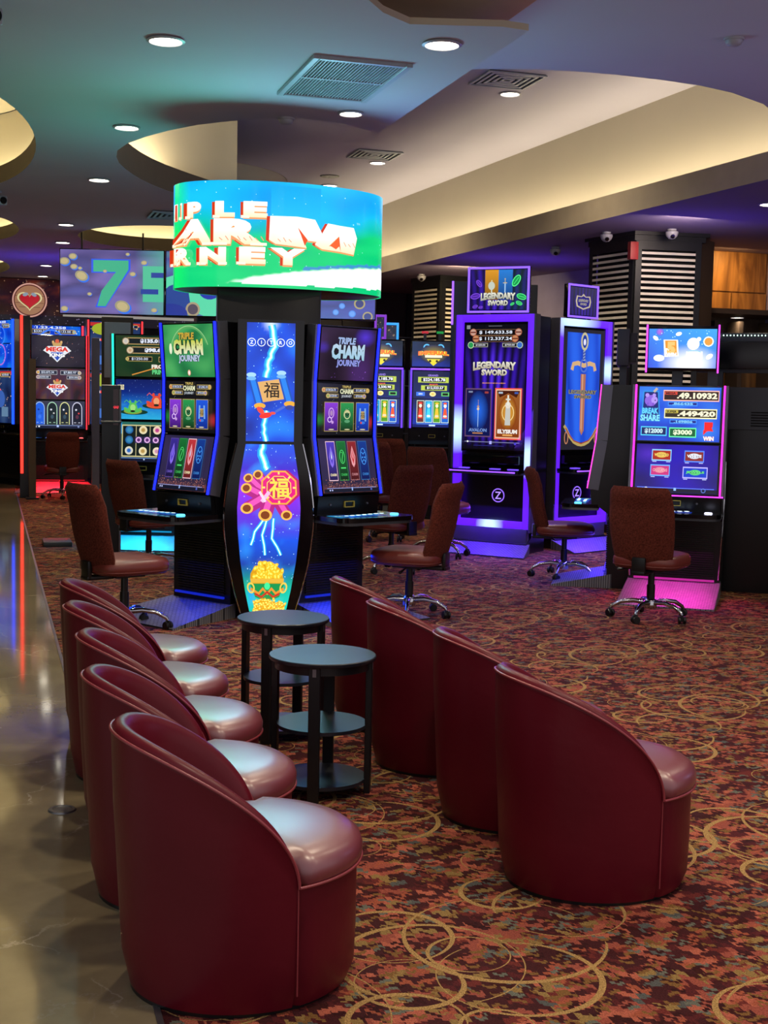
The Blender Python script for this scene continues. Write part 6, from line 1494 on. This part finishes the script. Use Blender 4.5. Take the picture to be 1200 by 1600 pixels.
# ---- right bank with the piggy screens
PW_ = [(.03, 1.70), (.0, 1.24), (-.06, .83)]
m5 = machine('slot machine with a BREAK & SHARE jackpot screen and pink lit foot plate', 'slot machines of the right bank', 5.27, 9.36, facing(5.27, 9.36, -5), w_=.74, prof=PW_, arts=[(art_win_main, 1.15), (art_win_low, 1.15)], led='#ff28d8', ledk=2.2, led_w=.014,
        deck=(.70, .32), deckw=.74, plate=(.74, .74, -.62, .14, .13), underglow='#ff30c8', uk=5, depth=.40, lit='#e0e0ff')
for q in (-.08, .20):
    mb = MB(); mb.box(q, .12, 1.69, q + .08, .2, 1.86); mb.build('topper_stand', 'cabinet_grey', m5, smooth=0)
mb = MB(); mb.box(-.29, .05, 1.815, .29, .12, 2.17, bevel=.008); tp = mb.build('topper', 'black_gloss', m5)
cv = Canvas(.53, .31, 1.25); art_win_top(cv); cv.build('topper_screen', tp, flat(cv, (-.265, .048, 1.838), (1, 0, 0), (0, 0, 1)))
for s in (-.285, .275):
    mb = MB(); mb.box(s, .035, 1.80, s + .012, .05, 2.18); mb.build('led_strip', led_mat('#e040f0', 2.2), m5, smooth=0)
mb = MB(); mb.box(-.37, -.062, .818, .37, -.05, .828); mb.build('led_strip', led_mat('#e040f0', 2.0), m5, smooth=0)
for s in (-1, 1):
    mb = MB(); mb.tube([(s * .37, .10, 1.1), (s * .375, .05, .8), (s * .37, .02, .5), (s * .355, .07, .15)], .008, 6); mb.build('chrome_edge', 'chrome', m5)
def dark_topper(t, x0, x1, z0, z1, y=.05, dots=False):
    mb = MB(); mb.box(x0, y, z0, x1, y + .10, z1, bevel=.006); mb.box(x0 + .05, y + .10, z0 + .03, x1 - .05, y + .16, z1 - .03, bevel=.004); mb.build('topper', 'cabinet_grey', t)
    mb = MB(); mb.box((x0 + x1) / 2 - .05, y + .02, z0 - .3, (x0 + x1) / 2 + .05, y + .08, z0); mb.build('topper_stand', 'cabinet_grey', t, smooth=0)
ml = machine('slot machine seen edge-on just left of the pink lit BREAK & SHARE machine', 'slot machines of the right bank', 5.03, 10.26, math.radians(-118), w_=.70, prof=PW_, arts=[(art_win_low, .8), (art_win_low, .8)], led='#ff38c0', ledk=2.4, led_w=.014,
        deck=(.70, .30), deckw=.70, plate=(.70, .70, -.36, .14, .12), underglow='#4038ff', uk=6, depth=.36)
dark_topper(ml, -.34, .34, 1.86, 2.16, .12)
for ch in ml.children:
    if ch.name.startswith('button_deck'):
        for g in ch.children:
            if g.name.startswith('deck_edge'): g.data.materials[0] = MATS['trim_silver']
mr = machine('dark slot machine at the right edge turned away, only its black side and back seen', 'slot machines of the right bank', 6.28, 9.95, facing(6.28, 9.95, 176), w_=.80, prof=PW_, arts=[(art_win_low, .7), (art_win_main, .7)], led='#ff38c0', ledk=1.4, led_w=.014, deck=(.70, .32), plate=(.70, .70, -.5, .14, .12), depth=.50)
mb = MB(); mb.box(-.40, .50, 1.35, .40, .52, 1.70, bevel=.004); bp_ = mb.build('back_panel', 'cabinet_grey', mr, smooth=0)
mb = MB()
for i in range(6): mb.box(-.34, .52, 1.38 + i * .022, -.05, .526, 1.39 + i * .022)
mb.build('vent_slots', 'dark_void', bp_, smooth=0)
mb = MB(); mb.box(-.36, .30, 1.82, .42, .40, 2.15, bevel=.006); tp = mb.build('topper', 'cabinet_grey', mr); mb = MB(); mb.box(-.20, .40, 1.85, .24, .46, 2.08, bevel=.01); mb.build('topper_back', 'cabinet_black', tp)
mb = MB(); mb.box(.20, .34, 1.66, .32, .42, 1.83); mb.build('topper_stand', 'cabinet_grey', mr, smooth=0)
mb = MB()
for i in range(24): mb.box(.40 - i * .028, .40, 2.125, .408 - i * .028, .406, 2.135)
mb.build('led_dots', led_mat('#d8fff0', 3), tp, smooth=0)
tall('machine_cabinet', 'big black cabinet side filling the right edge of the photo', 'slot machine', 5.86, 8.62, [('body', 'cabinet_black', (-.13, 0, .0, .5, .42, 1.27)), ('foot_plate', 'cabinet_black', (-.15, -.03, 0, .5, .5, .06))], facing(5.7, 8.62, 0))
# LED wash that the machine faces throw on carpet and ceiling
lamp('purple_wash', (7.2, 12.4, 2.7), '#5538e0', 7 * K, 1.2, rot=(PI, 0, 0), size_y=.2)
lamp('purple_wash', (7.0, 17.0, 2.7), '#6038e0', 13 * K, 1.6, rot=(PI, 0, 0), size_y=.2)
lamp('blue_wash', (1.0, 20.0, 2.4), '#4030e0', 12 * K, 1.6, rot=(PI, 0, 0), size_y=.2)
lamp('violet_wash', (4.9, 12.0, 1.6), '#7040ff', 16 * K, .7, rot=(math.radians(-62), 0, math.radians(22)), size_y=1.2)
